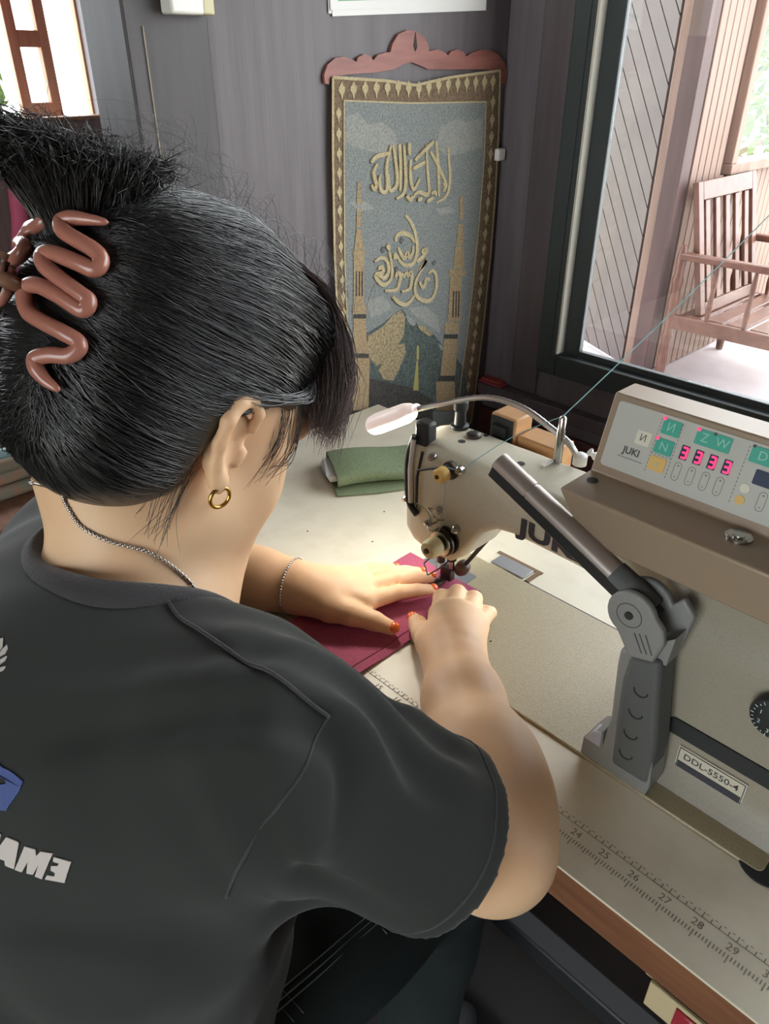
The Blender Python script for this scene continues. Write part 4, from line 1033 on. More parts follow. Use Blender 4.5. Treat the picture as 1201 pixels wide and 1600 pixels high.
# ------------------------------------------------------------------ implicit surfaces for the figure
class Field:
    """list of blended primitives; meshed with sparse surface nets"""
    def __init__(self, disp=None): self.ops = []; self.disp = disp
    def cap(self, a, b, ra, rb, k=.01, op='u'):
        a = np.array(a, float); b = np.array(b, float)
        c = (a + b) / 2; R = np.linalg.norm(b - a) / 2 + max(ra, rb)
        ba = b - a; L2 = max(ba @ ba, 1e-12)
        def f(P):
            t = np.clip(((P - a) @ ba) / L2, 0, 1)
            return np.linalg.norm(P - a - t[:, None] * ba, axis=1) - (ra + (rb - ra) * t)
        self.ops.append((op, f, k, c, R)); return self
    def chain(self, pts, rad, k=.01, op='u'):
        for i in range(len(pts) - 1): self.cap(pts[i], pts[i + 1], rad[i], rad[i + 1], k, op)
        return self
    def ell(self, c, r, axes=None, k=.01, op='u'):
        c = np.array(c, float); r = np.array(r, float); A = np.eye(3) if axes is None else np.array(axes, float)
        def f(P):
            q = (P - c) @ A.T
            k0 = np.linalg.norm(q / r, axis=1); k1 = np.linalg.norm(q / (r * r), axis=1) + 1e-9
            return k0 * (k0 - 1) / k1
        self.ops.append((op, f, k, c, r.max())); return self
    def half(self, p, n, k=.004):
        """cut away the side the normal points to"""
        p = np.array(p, float); n = np.array(n, float); n = n / np.linalg.norm(n)
        self.ops.append(('s', lambda P: (p - P) @ n, k, None, None)); return self
    def cutlocal(self, p, n, c, R, k=.004):
        """cut with a half space, only inside a ball"""
        p = np.array(p, float); n = np.array(n, float); n = n / np.linalg.norm(n); c = np.array(c, float)
        self.ops.append(('s', lambda P: np.maximum((p - P) @ n, np.linalg.norm(P - c, axis=1) - R), k, c, R)); return self
    def ev(self, P, ctr=None, rad=0.0):
        d = np.full(len(P), 1.0)
        for op, f, k, c, R in self.ops:
            if ctr is not None and c is not None and np.linalg.norm(c - ctr) - R - rad > .05 + k: continue
            e = f(P)
            if op == 'u':
                h = np.maximum(k - np.abs(d - e), 0) / k
                d = np.minimum(d, e) - h * h * k * .25
            else:
                e = -e
                h = np.maximum(k - np.abs(d - e), 0) / k
                d = np.maximum(d, e) + h * h * k * .25
        if self.disp is not None: d = d + self.disp(P)
        return d
    def grad(self, P, e=.0008):
        g = np.empty_like(P)
        for i in range(3):
            o = np.zeros(3); o[i] = e
            g[:, i] = self.ev(P + o) - self.ev(P - o)
        return g / (np.linalg.norm(g, axis=1)[:, None] + 1e-12)
    def snap(self, P, off=0.0, it=4):
        P = P.copy()
        for _ in range(it):
            P -= self.grad(P) * (self.ev(P) - off)[:, None]
        return P
    def mesh(self, h, lo, hi, n=14):
        lo = np.array(lo, float); hi = np.array(hi, float)
        nb = np.ceil((hi - lo) / (h * n)).astype(int)
        br = h * (n + 2) * math.sqrt(3) / 2
        loc = np.arange(n + 2) - 1
        G = np.stack(np.meshgrid(loc, loc, loc, indexing='ij'), -1).reshape(-1, 3)
        KEYS = []; VERT = []; QUADS = []
        big = np.int64(1) << 20
        def key(c): return (c[..., 0] + 512) * big * big + (c[..., 1] + 512) * big + (c[..., 2] + 512)
        m = n + 2
        for bx in range(nb[0]):
            for by in range(nb[1]):
                for bz in range(nb[2]):
                    b = np.array([bx, by, bz]) * n
                    ctr = lo + (b + n / 2) * h
                    if abs(self.ev(ctr[None], ctr, br)[0]) > br + .02: continue
                    P = lo + (G + b) * h
                    D = self.ev(P, ctr, br).reshape(m, m, m)
                    S = D < 0
                    if S.all() or not S.any(): continue
                    # cell vertices
                    acc = np.zeros((m - 1, m - 1, m - 1, 3)); cnt = np.zeros((m - 1, m - 1, m - 1))
                    for ax in range(3):
                        for o1 in (0, 1):
                            for o2 in (0, 1):
                                sl0 = [None] * 3; oth = [i for i in range(3) if i != ax]
                                sl0[ax] = slice(0, m - 1); sl0[oth[0]] = slice(o1, m - 1 + o1); sl0[oth[1]] = slice(o2, m - 1 + o2)
                                sl1 = list(sl0); sl1[ax] = slice(1, m)
                                d0 = D[tuple(sl0)]; d1 = D[tuple(sl1)]
                                x = (d0 < 0) != (d1 < 0)
                                t = np.where(x, d0 / np.where(x, d0 - d1, 1), 0)
                                p = np.zeros(d0.shape + (3,)); p[..., ax] = t; p[..., oth[0]] = o1; p[..., oth[1]] = o2
                                acc += p * x[..., None]; cnt += x
                    ok = cnt > 0
                    ci = np.argwhere(ok)
                    vp = acc[ok] / cnt[ok][:, None]
                    KEYS.append(key(ci + b - 1)); VERT.append(lo + (ci + b - 1 + vp) * h)
                    for ax in range(3):
                        oth = [i for i in range(3) if i != ax]
                        s0 = S[1:-1, 1:-1, 1:-1]
                        sl = [slice(1, -1)] * 3; sl[ax] = slice(2, None)
                        s1 = S[tuple(sl)]
                        e = np.argwhere(s0 != s1)
                        if not len(e): continue
                        fl = s0[s0 != s1]
                        base = e + 1 + b - 1
                        q = []
                        for o1, o2 in ((0, 0), (1, 0), (1, 1), (0, 1)):
                            c = base.copy(); c[:, oth[0]] -= o1; c[:, oth[1]] -= o2
                            q.append(key(c))
                        q = np.stack(q, 1)
                        if ax == 1: fl = ~fl
                        q[~fl] = q[~fl][:, ::-1]
                        QUADS.append(q)
        K = np.concatenate(KEYS); V = np.concatenate(VERT); Q = np.concatenate(QUADS)
        uk, first = np.unique(K, return_index=True)
        V = V[first]; Q = np.searchsorted(uk, Q)
        return V, Q

def np_mesh(name, V, Q, m, parent, smooth_it=0, smooth=True):
    me = bpy.data.meshes.new(name)
    me.from_pydata(V.tolist(), [], Q.tolist()); me.update()
    bm = bmesh.new(); bm.from_mesh(me); bmesh.ops.recalc_face_normals(bm, faces=bm.faces[:])
    bm.to_mesh(me); bm.free()
    for x in (m if isinstance(m, (list, tuple)) else [m]): me.materials.append(x)
    if smooth: me.polygons.foreach_set('use_smooth', [True] * len(me.polygons))
    o = link(name, me, parent)
    if smooth_it:
        s = o.modifiers.new('smooth', 'SMOOTH'); s.factor = .5; s.iterations = smooth_it
    return o
# ------------------------------------------------------------------ the seated person
M_skin = mat('skin', srgb(236, 196, 156), .48, spec=.35, noise=(14, srgb(228, 182, 142), .4, .65), sss=.08)
M_shirt = mat('black_faded_cotton', srgb(58, 60, 58), .9, spec=.2, noise=(6, srgb(51, 53, 51), .4, .65))
M_collar = mat('dark_rib_cotton', srgb(70, 68, 70), .9, spec=.2, bump=(500, .4))
M_pants = mat('dark_trousers', srgb(46, 54, 54), .9, spec=.2, noise=(5, srgb(38, 44, 44), .4, .65))
M_hair = mat('black_hair', srgb(36, 35, 35), .36, spec=1.0)
M_hair2 = mat('backlit_black_hair', srgb(98, 80, 76), .4, spec=.9)  # black hair browned in colour for the light passing through the fringe
M_nail = mat('orange_nail_polish', srgb(238, 112, 54), .25, coat=.4)
for m_ in (M_shirt, M_collar):
    b_ = m_.node_tree.nodes['Principled BSDF']; b_.inputs['Sheen Weight'].default_value = .16; b_.inputs['Sheen Roughness'].default_value = .45
pe_ = thing('person', 'woman in a faded black t-shirt bending over the sewing machine, hair clipped up', 'person', (-.43, -.02, 0))
V3 = lambda *a: np.array(a, float)
# head frame
ps, pt = math.radians(-2), math.radians(32)
hg_ = V3(math.sin(ps) * math.cos(pt), math.cos(ps) * math.cos(pt), -math.sin(pt))
hu = V3(math.sin(ps) * math.sin(pt), math.cos(ps) * math.sin(pt), math.cos(pt))
hs = np.cross(hg_, hu)
EAR = V3(-.3871, .2347, 1.0876)
HC = EAR - hs * .074 + hg_ * .004 + hu * .010
def H(a, b, c): return HC + hs * a + hg_ * b + hu * c
HA = np.stack([hs, hg_, hu])
NB = V3(-.437, .170, .990)
RS, RE, RW = V3(-.262, .166, .957), V3(-.190, .293, .812), V3(-.3435, .4290, .800)
LS, LE, LW = V3(-.612, .215, .925), V3(-.705, .300, .812), V3(-.5570, .4045, .790)
body = Field()
body.chain([V3(-.43, .02, .52), V3(-.43, .06, .72), V3(-.43, .11, .90)], [.10, .10, .10], .05)
body.cap(V3(-.56, .160, .905), V3(-.32, .140, .915), .045, .045, .05)
body.cap(NB + V3(0, 0, -.03), RS + V3(-.03, 0, -.02), .040, .028, .05).cap(NB + V3(0, 0, -.03), LS + V3(.03, 0, -.02), .040, .028, .05)
body.cap(NB + V3(0, .01, -.01), H(0, -.030, -.060), .053, .051, .03)
body.cap(NB + V3(0, .035, -.02), H(0, .01, -.085), .045, .045, .03)
# head
body.ell(H(0, -.006, .032), (.073, .092, .088), HA, .02)
body.ell(H(0, .030, -.030), (.064, .062, .085), HA, .03)
body.ell(H(.030, .045, -.045), (.034, .042, .045), HA, .02).ell(H(-.030, .045, -.045), (.034, .042, .045), HA, .02)
body.cap(H(.050, .005, -.065), H(.018, .072, -.103), .020, .018, .03).cap(H(-.050, .005, -.065), H(-.018, .072, -.103), .020, .018, .03)
body.ell(H(0, .078, -.104), (.022, .018, .018), HA, .02)
body.cap(H(0, .090, -.008), H(0, .106, -.038), .008, .012, .014).ell(H(.011, .096, -.042), (.009, .009, .008), HA, .008).ell(H(-.011, .096, -.042), (.009, .009, .008), HA, .008)
body.cap(H(-.040, .082, .012), H(.040, .082, .012), .010, .010, .02)
body.ell(H(.032, .088, -.006), (.017, .010, .011), HA, .008, 's').ell(H(-.032, .088, -.006), (.017, .010, .011), HA, .008, 's')
body.ell(H(.032, .080, -.006), (.013, .011, .010), HA, .004).ell(H(-.032, .080, -.006), (.013, .011, .010), HA, .004)
body.cap(H(-.018, .090, -.072), H(.018, .090, -.072), .006, .006, .006).cap(H(-.015, .089, -.082), H(.015, .089, -.082), .0065, .0065, .006)
# ears: rim, lobe, bowl
for sgn in (1, -1):
    E0 = H(sgn * .070, -.004, -.010)
    eo = lambda a, b, c: E0 + hs * (sgn * a) + hg_ * b + hu * c
    body.ell(eo(.004, -.004, 0), (.007, .015, .026), HA, .006)
    rim = [(.010, .010, .012), (.013, .008, .024), (.014, -.002, .031), (.016, -.012, .027), (.018, -.018, .014), (.016, -.017, -.001), (.013, -.012, -.014), (.010, -.005, -.024)]
    body.chain([eo(*q) for q in rim], [.0032, .0036, .0042, .0046, .0046, .0044, .0044, .006], .004)
    body.ell(eo(.010, -.001, -.027), (.0050, .0070, .0085), HA, .004)
    body.ell(eo(.016, .000, .002), (.009, .0085, .014), HA, .004, 's')
    body.cap(eo(.009, .010, -.004), eo(.009, .008, -.012), .0035, .003, .004)
# arms
body.chain([RS, RS * .45 + RE * .55, RE], [.030, .034, .0395], .03)
mid = RE * .62 + RW * .38
body.chain([RE, RE * .80 + RW * .20 + V3(.004, .003, .002), mid + V3(.002, .002, .003), RE * .25 + RW * .75, RW], [.0400, .0425, .0410, .0315, .0265], .03)
body.chain([LS, LS * .45 + LE * .55, LE], [.032, .034, .037], .03)
midl = LE * .62 + LW * .38
body.chain([LE, midl, LE * .25 + LW * .75, LW], [.038, .040, .030, .0255], .03)
NAILS = []
def finger(pts, rad, k=.0022, nail=None):
    body.chain([V3(*p) for p in pts], [r * .95 for r in rad], k)
    if nail is not None: NAILS.append((V3(*pts[-2]), V3(*pts[-1]), rad[-1], V3(*nail)))
# left hand, flat on the cloth
body.chain([LW, V3(-.526, .428, .788)], [.0255, .021], .02)
MC = {'i': (-.4875, .4440, .7865), 'm': (-.5045, .4570, .7885), 'r': (-.5225, .4670, .7870), 'p': (-.5390, .4705, .7835)}
for q, r0 in (('i', .0130), ('m', .0132), ('r', .0125), ('p', .0118)):
    a = LW * .75 + V3(*MC[q]) * .25
    body.cap(a, V3(*MC[q]), .0165, r0, .014)
UP = (0, 0, 1)
finger([MC['i'], (-.4765, .4840, .7850), (-.4690, .5070, .7795), (-.4630, .5245, .7745)], [.0112, .0095, .0085, .0070], nail=UP)
finger([MC['m'], (-.4935, .4980, .7870), (-.4865, .5225, .7805), (-.4800, .5410, .7745)], [.0112, .0096, .0086, .0070], nail=UP)
finger([MC['r'], (-.5105, .5020, .7855), (-.5025, .5235, .7800), (-.4955, .5400, .7745)], [.0108, .0092, .0083, .0068], nail=UP)
finger([MC['p'], (-.5330, .4975, .7815), (-.5285, .5120, .7780), (-.5240, .5245, .7740)], [.0100, .0086, .0077, .0063], nail=UP)
body.chain([LW * .6 + V3(-.5183, .4041, .787) * .4, V3(-.5080, .4110, .7860)], [.020, .0175], .015)
finger([(-.5080, .4110, .7860), (-.4842, .4205, .7845), (-.4630, .4335, .7800), (-.4455, .4430, .7750)], [.0175, .0138, .0112, .0085], .004, nail=(.25, -.35, 1))
# right hand, fingers curled onto the cloth
RM = {'i': (-.3990, .4690, .8050), 'm': (-.3905, .4790, .8085), 'r': (-.3775, .4850, .8065), 'p': (-.3645, .4870, .8005)}
body.chain([RW, V3(-.3650, .4470, .803)], [.0265, .023], .02)
for q, r0 in (('i', .0138), ('m', .0140), ('r', .0132), ('p', .0122)):
    a = RW * .7 + V3(*RM[q]) * .3
    body.cap(a, V3(*RM[q]), .0175, r0, .016)
finger([RM['i'], (-.4220, .4960, .8010), (-.4370, .5130, .7855), (-.4430, .5200, .7735)], [.0122, .0102, .0090, .0075])
finger([RM['m'], (-.4130, .5110, .8040), (-.4270, .5290, .7870), (-.4320, .5350, .7745)], [.0124, .0104, .0090, .0075])
finger([RM['r'], (-.3960, .5190, .8010), (-.4085, .5370, .7850), (-.4120, .5420, .7735)], [.0118, .0100, .0088, .0073])
finger([RM['p'], (-.3755, .5170, .7940), (-.3830, .5320, .7820), (-.3860, .5370, .7725)], [.0108, .0092, .0082, .0068])
body.chain([RW * .55 + V3(-.3760, .4330, .795) * .45, V3(-.3860, .4410, .7920)], [.020, .0170], .015)
finger([(-.3860, .4410, .7920), (-.4030, .4480, .7885), (-.4215, .4590, .7840), (-.4345, .4670, .7795)], [.0165, .0130, .0105, .0080], .004, nail=(-.5, -.3, .8))
VB, QB = body.mesh(.0026, (-.80, -.12, .40), (-.08, .60, 1.32))
bo = np_mesh('body', VB, QB, M_skin, pe_, 3)
# painted nails: thin shells over the finger ends
for a, b, r, nrm_ in NAILS:
    d = (b - a); d /= np.linalg.norm(d)
    n_ = nrm_ - d * (nrm_ @ d); n_ /= np.linalg.norm(n_); s_ = np.cross(d, n_)
    c = b + d * (r * .30) + n_ * (r * .55)
    mb = MB(); v = []; f = []
    for i in range(1, 8):
        ph = math.pi * i / 8
        for j in range(14):
            th_ = 2 * math.pi * j / 14
            v.append(tuple(c + d * (r * .78 * math.cos(ph)) + s_ * (r * .74 * math.sin(ph) * math.cos(th_)) + n_ * (r * .56 * math.sin(ph) * math.sin(th_))))
    for i in range(6):
        for j in range(14): f.append((i * 14 + j, i * 14 + (j + 1) % 14, (i + 1) * 14 + (j + 1) % 14, (i + 1) * 14 + j))
    f.append(tuple(range(13, -1, -1))); f.append(tuple(6 * 14 + j for j in range(14)))
    mb.add(v, f); mb.build('fingernail', M_nail, pe_, smooth=180)

# ------------------------------------------------------------------ t-shirt
def folds(P):
    x, y, z = P[:, 0], P[:, 1], P[:, 2]
    d = .0016 * np.sin(x * 38 + z * 31 + 1.3 * np.sin(y * 24)) + .0010 * np.sin(x * 70 - y * 55 + z * 20)
    # gathers running down from the shoulder seam and sleeve
    m1 = np.exp(-((x + .24) / .10) ** 2 - ((z - .95) / .09) ** 2)
    d += m1 * .0042 * np.sin((x - y) * 120 + z * 25 + np.sin(z * 60))
    w_ = (x + .25) * .83 + (y - .19) * .30 + (z - .93) * .47
    m3 = np.exp(-((x + .235) / .07) ** 2 - ((y - .19) / .09) ** 2 - ((z - .93) / .09) ** 2)
    d += m3 * .0038 * np.sin(w_ * 190 + 1.4 * np.sin(y * 45 - z * 20))
    m4 = np.exp(-((x + .37) / .10) ** 2 - ((y - .04) / .12) ** 2 - ((z - .72) / .16) ** 2)
    d += m4 * .0035 * np.sin((z + x * .9) * 62 + 1.2 * np.sin(x * 30))
    m2 = np.exp(-((x + .30) / .07) ** 2 - ((z - .80) / .10) ** 2)
    d += m2 * .0045 * np.sin(z * 75 + x * 60)
    hd = np.abs((P - HEM) @ UA); near = np.linalg.norm(P - HEM, axis=1) < .12
    d = np.where(near, d * np.clip((hd - .004) / .035, .12, 1), d)
    return d
UA = (RE - RS) / np.linalg.norm(RE - RS)
HEM = RS + UA * .155
ULA = (LE - LS) / np.linalg.norm(LE - LS)
HEML = LS + ULA * .15
shirt = Field(folds)
shirt.ell(V3(-.43, .105, .84), (.185, .128, .17), None, .06)
shirt.ell(V3(-.43, .060, .66), (.185, .150, .23), None, .10)
shirt.cap(V3(-.57, .165, .915), V3(-.30, .138, .925), .058, .058, .06)
shirt.cap(NB + V3(-.008, -.016, -.044), RS + V3(-.01, .002, .002), .054, .044, .05)
shirt.cap(NB + V3(-.008, -.016, -.040), LS + V3(.01, .002, .002), .054, .044, .05)
shirt.cap(RS + V3(-.02, 0, -.01), RS + UA * .21 + V3(0, -.004, -.012), .052, .073, .05)
shirt.cap(LS + V3(.02, 0, -.01), LS + ULA * .21, .052, .068, .05)
shirt.cutlocal(HEM, UA, RE, .125, .003)
shirt.cutlocal(HEML, ULA, LE, .125, .003)
shirt.cap(HEM + UA * .052, HEM + UA * .12, .056, .056, .003, 's')
# neck opening
shirt.cap(NB + V3(.010, .012, -.014), H(0.01, .0, -.07), .063, .088, .006, 's')
shirt.half(V3(0, 0, .44), (0, 0, -1))
VS, QS = shirt.mesh(.0034, (-.80, -.14, .42), (-.10, .36, 1.12))
so = np_mesh('shirt', VS, QS, M_shirt, pe_, 5)
# ------------------------------------------------------------------ hair
hair = Field()
hair.ell(H(0, -.008, .034), (.083, .098, .099), HA, .02)
hair.ell(H(.010, -.056, -.020), (.070, .060, .062), HA, .04)          # rolled hair at the nape
hair.ell(H(.010, -.078, .045), (.050, .040, .060), HA, .04)           # twist at the back
hair.ell(H(.0, .058, .082), (.058, .040, .030), HA, .03)              # lift above the forehead
hair.ell(H(0, .090, -.046), (.13, .074, .092), HA, .012, 's')         # face
hair.ell(H(0, .034, -.094), (.13, .074, .072), HA, .012, 's')         # below the ear
for sg in (1, -1):
    hair.ell(H(sg * .085, .034, -.038), (.060, .060, .062), HA, .008, 's')   # ear and cheek
# ---- strands
VH, QH = hair.mesh(.0032, (-.62, .06, .96), (-.30, .42, 1.30))
ho = np_mesh('hair', VH, QH, M_hair, pe_, 2)
def strand_mesh(paths, rad, name, m, parent, taper=True):
    """paths (n, m, 3): three-sided tubes, all in one mesh"""
    n, k, _ = paths.shape
    T = np.gradient(paths, axis=1); T /= np.linalg.norm(T, axis=2)[..., None] + 1e-9
    ref = np.array([.31, -.52, .79])
    N = np.cross(T, ref); N /= np.linalg.norm(N, axis=2)[..., None] + 1e-9
    B = np.cross(T, N)
    r = np.asarray(rad, float).reshape(-1, 1) * np.ones((n, k))
    if taper: r = r * np.interp(np.linspace(0, 1, k), [0, .15, .7, 1], [.7, 1, .9, .25])[None]
    ring = []
    for a in (0, 2 * math.pi / 3, 4 * math.pi / 3):
        ring.append(paths + (N * math.cos(a) + B * math.sin(a)) * r[..., None])
    V = np.stack(ring, 2).reshape(-1, 3)
    idx = np.arange(n * k * 3).reshape(n, k, 3)
    F = []
    for a in range(3):
        b = (a + 1) % 3
        F.append(np.stack([idx[:, :-1, a], idx[:, :-1, b], idx[:, 1:, b], idx[:, 1:, a]], -1).reshape(-1, 4))
    F = np.concatenate(F)
    me = bpy.data.meshes.new(name)
    me.vertices.add(len(V)); me.vertices.foreach_set('co', V.ravel())
    me.loops.add(F.size); me.loops.foreach_set('vertex_index', F.ravel().astype(np.int32))
    me.polygons.add(len(F)); me.polygons.foreach_set('loop_start', np.arange(0, F.size, 4, dtype=np.int32))
    me.update(calc_edges=True); me.validate()
    me.polygons.foreach_set('use_smooth', [True] * len(F))
    me.materials.append(m)
    o = link(name, me, parent); o['kind'] = 'stuff'
    return o
def to_head(P): return (P - HC) @ HA.T
def from_head(q): return HC + q @ HA
# swept-back hair: great-circle runs from each root to the clip line
NS = 7500
d = RNG.normal(size=(NS * 3, 3)); d /= np.linalg.norm(d, axis=1)[:, None]
d = d[(d[:, 1] > -.80)]
R0 = hair.snap(from_head(d * np.array([.085, .100, .100]) + np.array([0, -.008, .034])), 0.0, 5)
q = to_head(R0)
keep = np.abs(hair.ev(R0)) < .004
skull = Field(); skull.ops = body.ops[:]
keep &= (q[:, 0] > -.06) & (skull.ev(R0) > .003)
R0 = R0[keep][:NS]; q = to_head(R0); n_ = len(R0)
tgt = np.stack([.041 + RNG.normal(0, .006, n_), np.full(n_, -.120), .039 + np.clip(q[:, 2] - .03, -.09, .07) * .75 + RNG.normal(0, .006, n_)], 1)
K_ = 11
c0 = np.array([.0, -.012, .022])
da = q - c0; db = tgt - c0
la = np.linalg.norm(da, axis=1); lb = np.linalg.norm(db, axis=1)
da /= la[:, None]; db /= lb[:, None]
om = np.arccos(np.clip((da * db).sum(1), -1, 1))[:, None]
ts = np.linspace(0, 1, K_)
P = np.zeros((n_, K_, 3))
cl_ = np.sin(q[:, 2] * 260 + q[:, 0] * 90) * .5 + np.sin(q[:, 2] * 520 + q[:, 1] * 170) * .5
for i, t in enumerate(ts):
    w = (np.sin((1 - t) * om) * da + np.sin(t * om) * db) / (np.sin(om) + 1e-6)
    P[:, i] = from_head(c0 + w * (la * (1 - t) + lb * t)[:, None])
base = np.abs(RNG.normal(0, .0011, n_)) + .0016 * (cl_ > .35)
fl = P.reshape(-1, 3)
off = (base[:, None] * np.sin(math.pi * np.clip(ts * .9 + .08, 0, 1))[None]).reshape(-1)
fl = hair.snap(fl, 0.0, 4); fl = fl + hair.grad(fl) * (off + .0002)[:, None]
P = fl.reshape(n_, K_, 3)
P[:, 1:-1] += RNG.normal(0, .0005, (n_, K_ - 2, 3))
strand_mesh(P, RNG.uniform(.00022, .00042, n_), 'swept_strands', M_hair, pe_)
# fringe falling forward over the brow
def curve_strands(n, ctrl, jit, rad, name, m, K=12, seed=1, wob=.0):
    """ctrl: list of (centre, spread vectors) in head coordinates; each strand keeps one (a, b) position in the lock"""
    r = np.random.default_rng(seed)
    ab = r.uniform(-1, 1, (n, 2))
    C_ = np.array([[np.array(c) for c, e1, e2 in ctrl]])[0]
    E1 = np.array([e1 for c, e1, e2 in ctrl], float); E2 = np.array([e2 for c, e1, e2 in ctrl], float)
    pts = C_[None] + ab[:, 0, None, None] * E1[None] + ab[:, 1, None, None] * E2[None] + r.normal(0, 1, (n, len(ctrl), 3)) * np.array(jit)[None, :, None]
    out = []
    M_ = len(ctrl)
    for t in np.linspace(0, M_ - 1.0001, K):
        i = int(t); f = t - i
        a = pts[:, max(i - 1, 0)]; b = pts[:, i]; c = pts[:, i + 1]; d2 = pts[:, min(i + 2, M_ - 1)]
        out.append(.5 * (2 * b + (c - a) * f + (2 * a - 5 * b + 4 * c - d2) * f * f + (3 * b - a - 3 * c + d2) * f ** 3))
    P = from_head(np.stack(out, 1).reshape(-1, 3)).reshape(n, K, 3)
    return strand_mesh(P, r.uniform(rad * .7, rad * 1.2, n), name, m, pe_)
curve_strands(1500, [((.000, .024, .124), (.014, .010, -.004), (-.025, .020, .002)), ((.022, .055, .114), (.010, .012, -.003), (-.025, .020, .002)), ((.035, .076, .079), (.015, .015, .002), (-.024, .019, .002)), ((.045, .089, .050), (.012, .012, .004), (-.022, .018, .002)), ((.053, .096, .022), (.007, .007, -.004), (-.018, .015, .012))], (.001, .0015, .0025, .0035, .0060), .00034, 'fringe_strands', M_hair2, seed=11)
# loose temple wisps in front of the ear
curve_strands(34, [((.062, .044, .036), (.003, .010, .004), (.002, 0, 0)), ((.070, .046, .010), (.003, .010, 0), (.002, 0, 0)), ((.070, .046, -.012), (.002, .010, 0), (.002, 0, 0)), ((.066, .036, -.034), (.002, .014, .006), (.002, 0, 0))], (.001, .0015, .002, .004), .00024, 'temple_strands', M_hair, seed=12)
curve_strands(520, [((.058, .036, .036), (.008, .022, .010), (.003, 0, 0)), ((.074, .020, .026), (.006, .020, .008), (.003, 0, 0)), ((.082, -.010, .016), (.003, .012, .010), (.003, 0, 0)), ((.080, -.040, .012), (.003, .010, .012), (.003, 0, 0))], (.001, .002, .002, .003), .00034, 'side_strands', M_hair, seed=13)
curve_strands(24, [((.064, -.026, -.030), (.006, .010, .0), (.002, 0, 0)), ((.066, -.030, -.060), (.006, .010, 0), (.002, 0, 0)), ((.058, -.028, -.090), (.006, .012, 0), (.003, 0, 0))], (.001, .003, .006), .00024, 'nape_strands', M_hair, seed=14)
# tail fanned out above the clip
curve_strands(2300, [((.020, -.092, .044), (.008, .010, 0), (.006, 0, .010)), ((.014, -.106, .072), (.010, .018, 0), (.008, 0, .004)), ((.012, -.116, .094), (.006, .030, .004), (.016, 0, .005)), ((.020, -.128, .106), (.008, .038, .006), (.018, 0, .007)), ((.016, -.132, .108), (.010, .050, .012), (.022, 0, .010)), ((.014, -.138, .104), (.012, .062, .014), (.024, 0, .014))], (.001, .001, .002, .003, .005, .008), .00036, 'tail_strands', M_hair, seed=15)
curve_strands(120, [((.0, .03, .13), (.05, .06, -.02), (0, .01, 0)), ((.006, .01, .145), (.06, .06, -.03), (0, .02, .004)), ((.010, -.02, .142), (.06, .06, -.02), (0, .02, .008))], (.004, .006, .010), .00014, 'flyaway_strands', M_hair, seed=16)
PRINT_WHITE = [[(-3234,313,9434),(-3203,333,9425),(-3173,353,9414),(-3157,319,9351),(-3143,285,9288),(-3164,271,9294),(-3183,257,9302),(-3190,261,9313),(-3196,264,9325),(-3209,256,9328),(-3221,249,9331),(-3222,239,9321),(-3223,230,9310),(-3241,218,9314),(-3260,206,9317),(-3248,260,9375)],[(-3143,367,9398),(-3118,385,9392),(-3093,402,9387),(-3086,398,9372),(-3078,393,9357),(-3073,405,9368),(-3069,418,9379),(-3042,439,9377),(-3016,461,9375),(-3017,416,9309),(-3016,371,9245),(-3030,360,9252),(-3047,349,9258),(-3051,368,9286),(-3055,387,9316),(-3056,366,9291),(-3058,345,9266),(-3072,334,9268),(-3085,323,9271),(-3094,337,9297),(-3101,350,9327),(-3104,329,9300),(-3106,308,9275),(-3122,297,9280),(-3139,286,9285),(-3140,327,9342)],[(-3007,460,9357),(-2968,488,9348),(-2930,516,9338),(-2928,483,9282),(-2923,450,9230),(-2963,416,9238),(-3004,383,9245),(-3004,391,9255),(-3002,398,9266),(-2988,412,9263),(-2973,426,9262),(-2974,430,9270),(-2976,435,9278),(-2985,428,9286),(-2996,422,9291),(-2999,428,9302),(-3002,433,9313),(-2989,445,9314),(-2976,458,9315),(-2976,462,9321),(-2976,467,9328),(-2989,458,9331),(-3002,449,9335),(-3005,454,9346)],[(-3350,251,9466),(-3304,275,9456),(-3261,299,9443),(-3256,281,9411),(-3251,262,9381),(-3262,235,9358),(-3273,208,9334),(-3298,191,9337),(-3323,174,9339),(-3336,212,9403)],[(-4053,723,10057),(-4045,739,10063),(-4036,754,10069),(-4009,740,10055),(-3981,726,10041),(-3982,712,10034),(-3984,697,10027),(-4018,710,10042)],[(-3967,710,10030),(-3971,731,10041),(-3975,753,10053),(-3964,749,10048),(-3952,745,10043),(-3945,733,10035),(-3937,721,10028),(-3945,701,10020),(-3952,682,10013),(-3960,696,10021)],[(-3928,679,10006),(-3921,700,10014),(-3914,722,10022),(-3907,712,10016),(-3899,702,10010),(-3903,681,10001),(-3906,660,9993),(-3917,669,9999)],[(-3898,648,9986),(-3881,668,9991),(-3865,689,9997),(-3860,679,9991),(-3856,668,9986),(-3866,649,9979),(-3879,630,9971),(-3887,639,9979)]]
PRINT_BLUE = [[(-3612,374,9735),(-3534,406,9726),(-3461,437,9714),(-3446,440,9709),(-3431,443,9704),(-3416,451,9702),(-3402,459,9700),(-3381,467,9696),(-3361,475,9691),(-3329,484,9681),(-3297,493,9670),(-3289,471,9652),(-3284,450,9631),(-3287,419,9604),(-3291,388,9575),(-3291,376,9563),(-3291,365,9550),(-3370,302,9546),(-3455,239,9536),(-3466,280,9586),(-3482,322,9633),(-3432,363,9642),(-3383,405,9649),(-3373,415,9652),(-3363,425,9655),(-3373,428,9662),(-3383,430,9669),(-3400,420,9671),(-3417,410,9672),(-3460,377,9668),(-3503,344,9663),(-3558,359,9698)]]
SEAM = [(-3552,1597,10190),(-3348,1573,10172),(-2992,1605,10156),(-2700,1640,10162),(-2512,1708,10090),(-2322,1833,9904)]
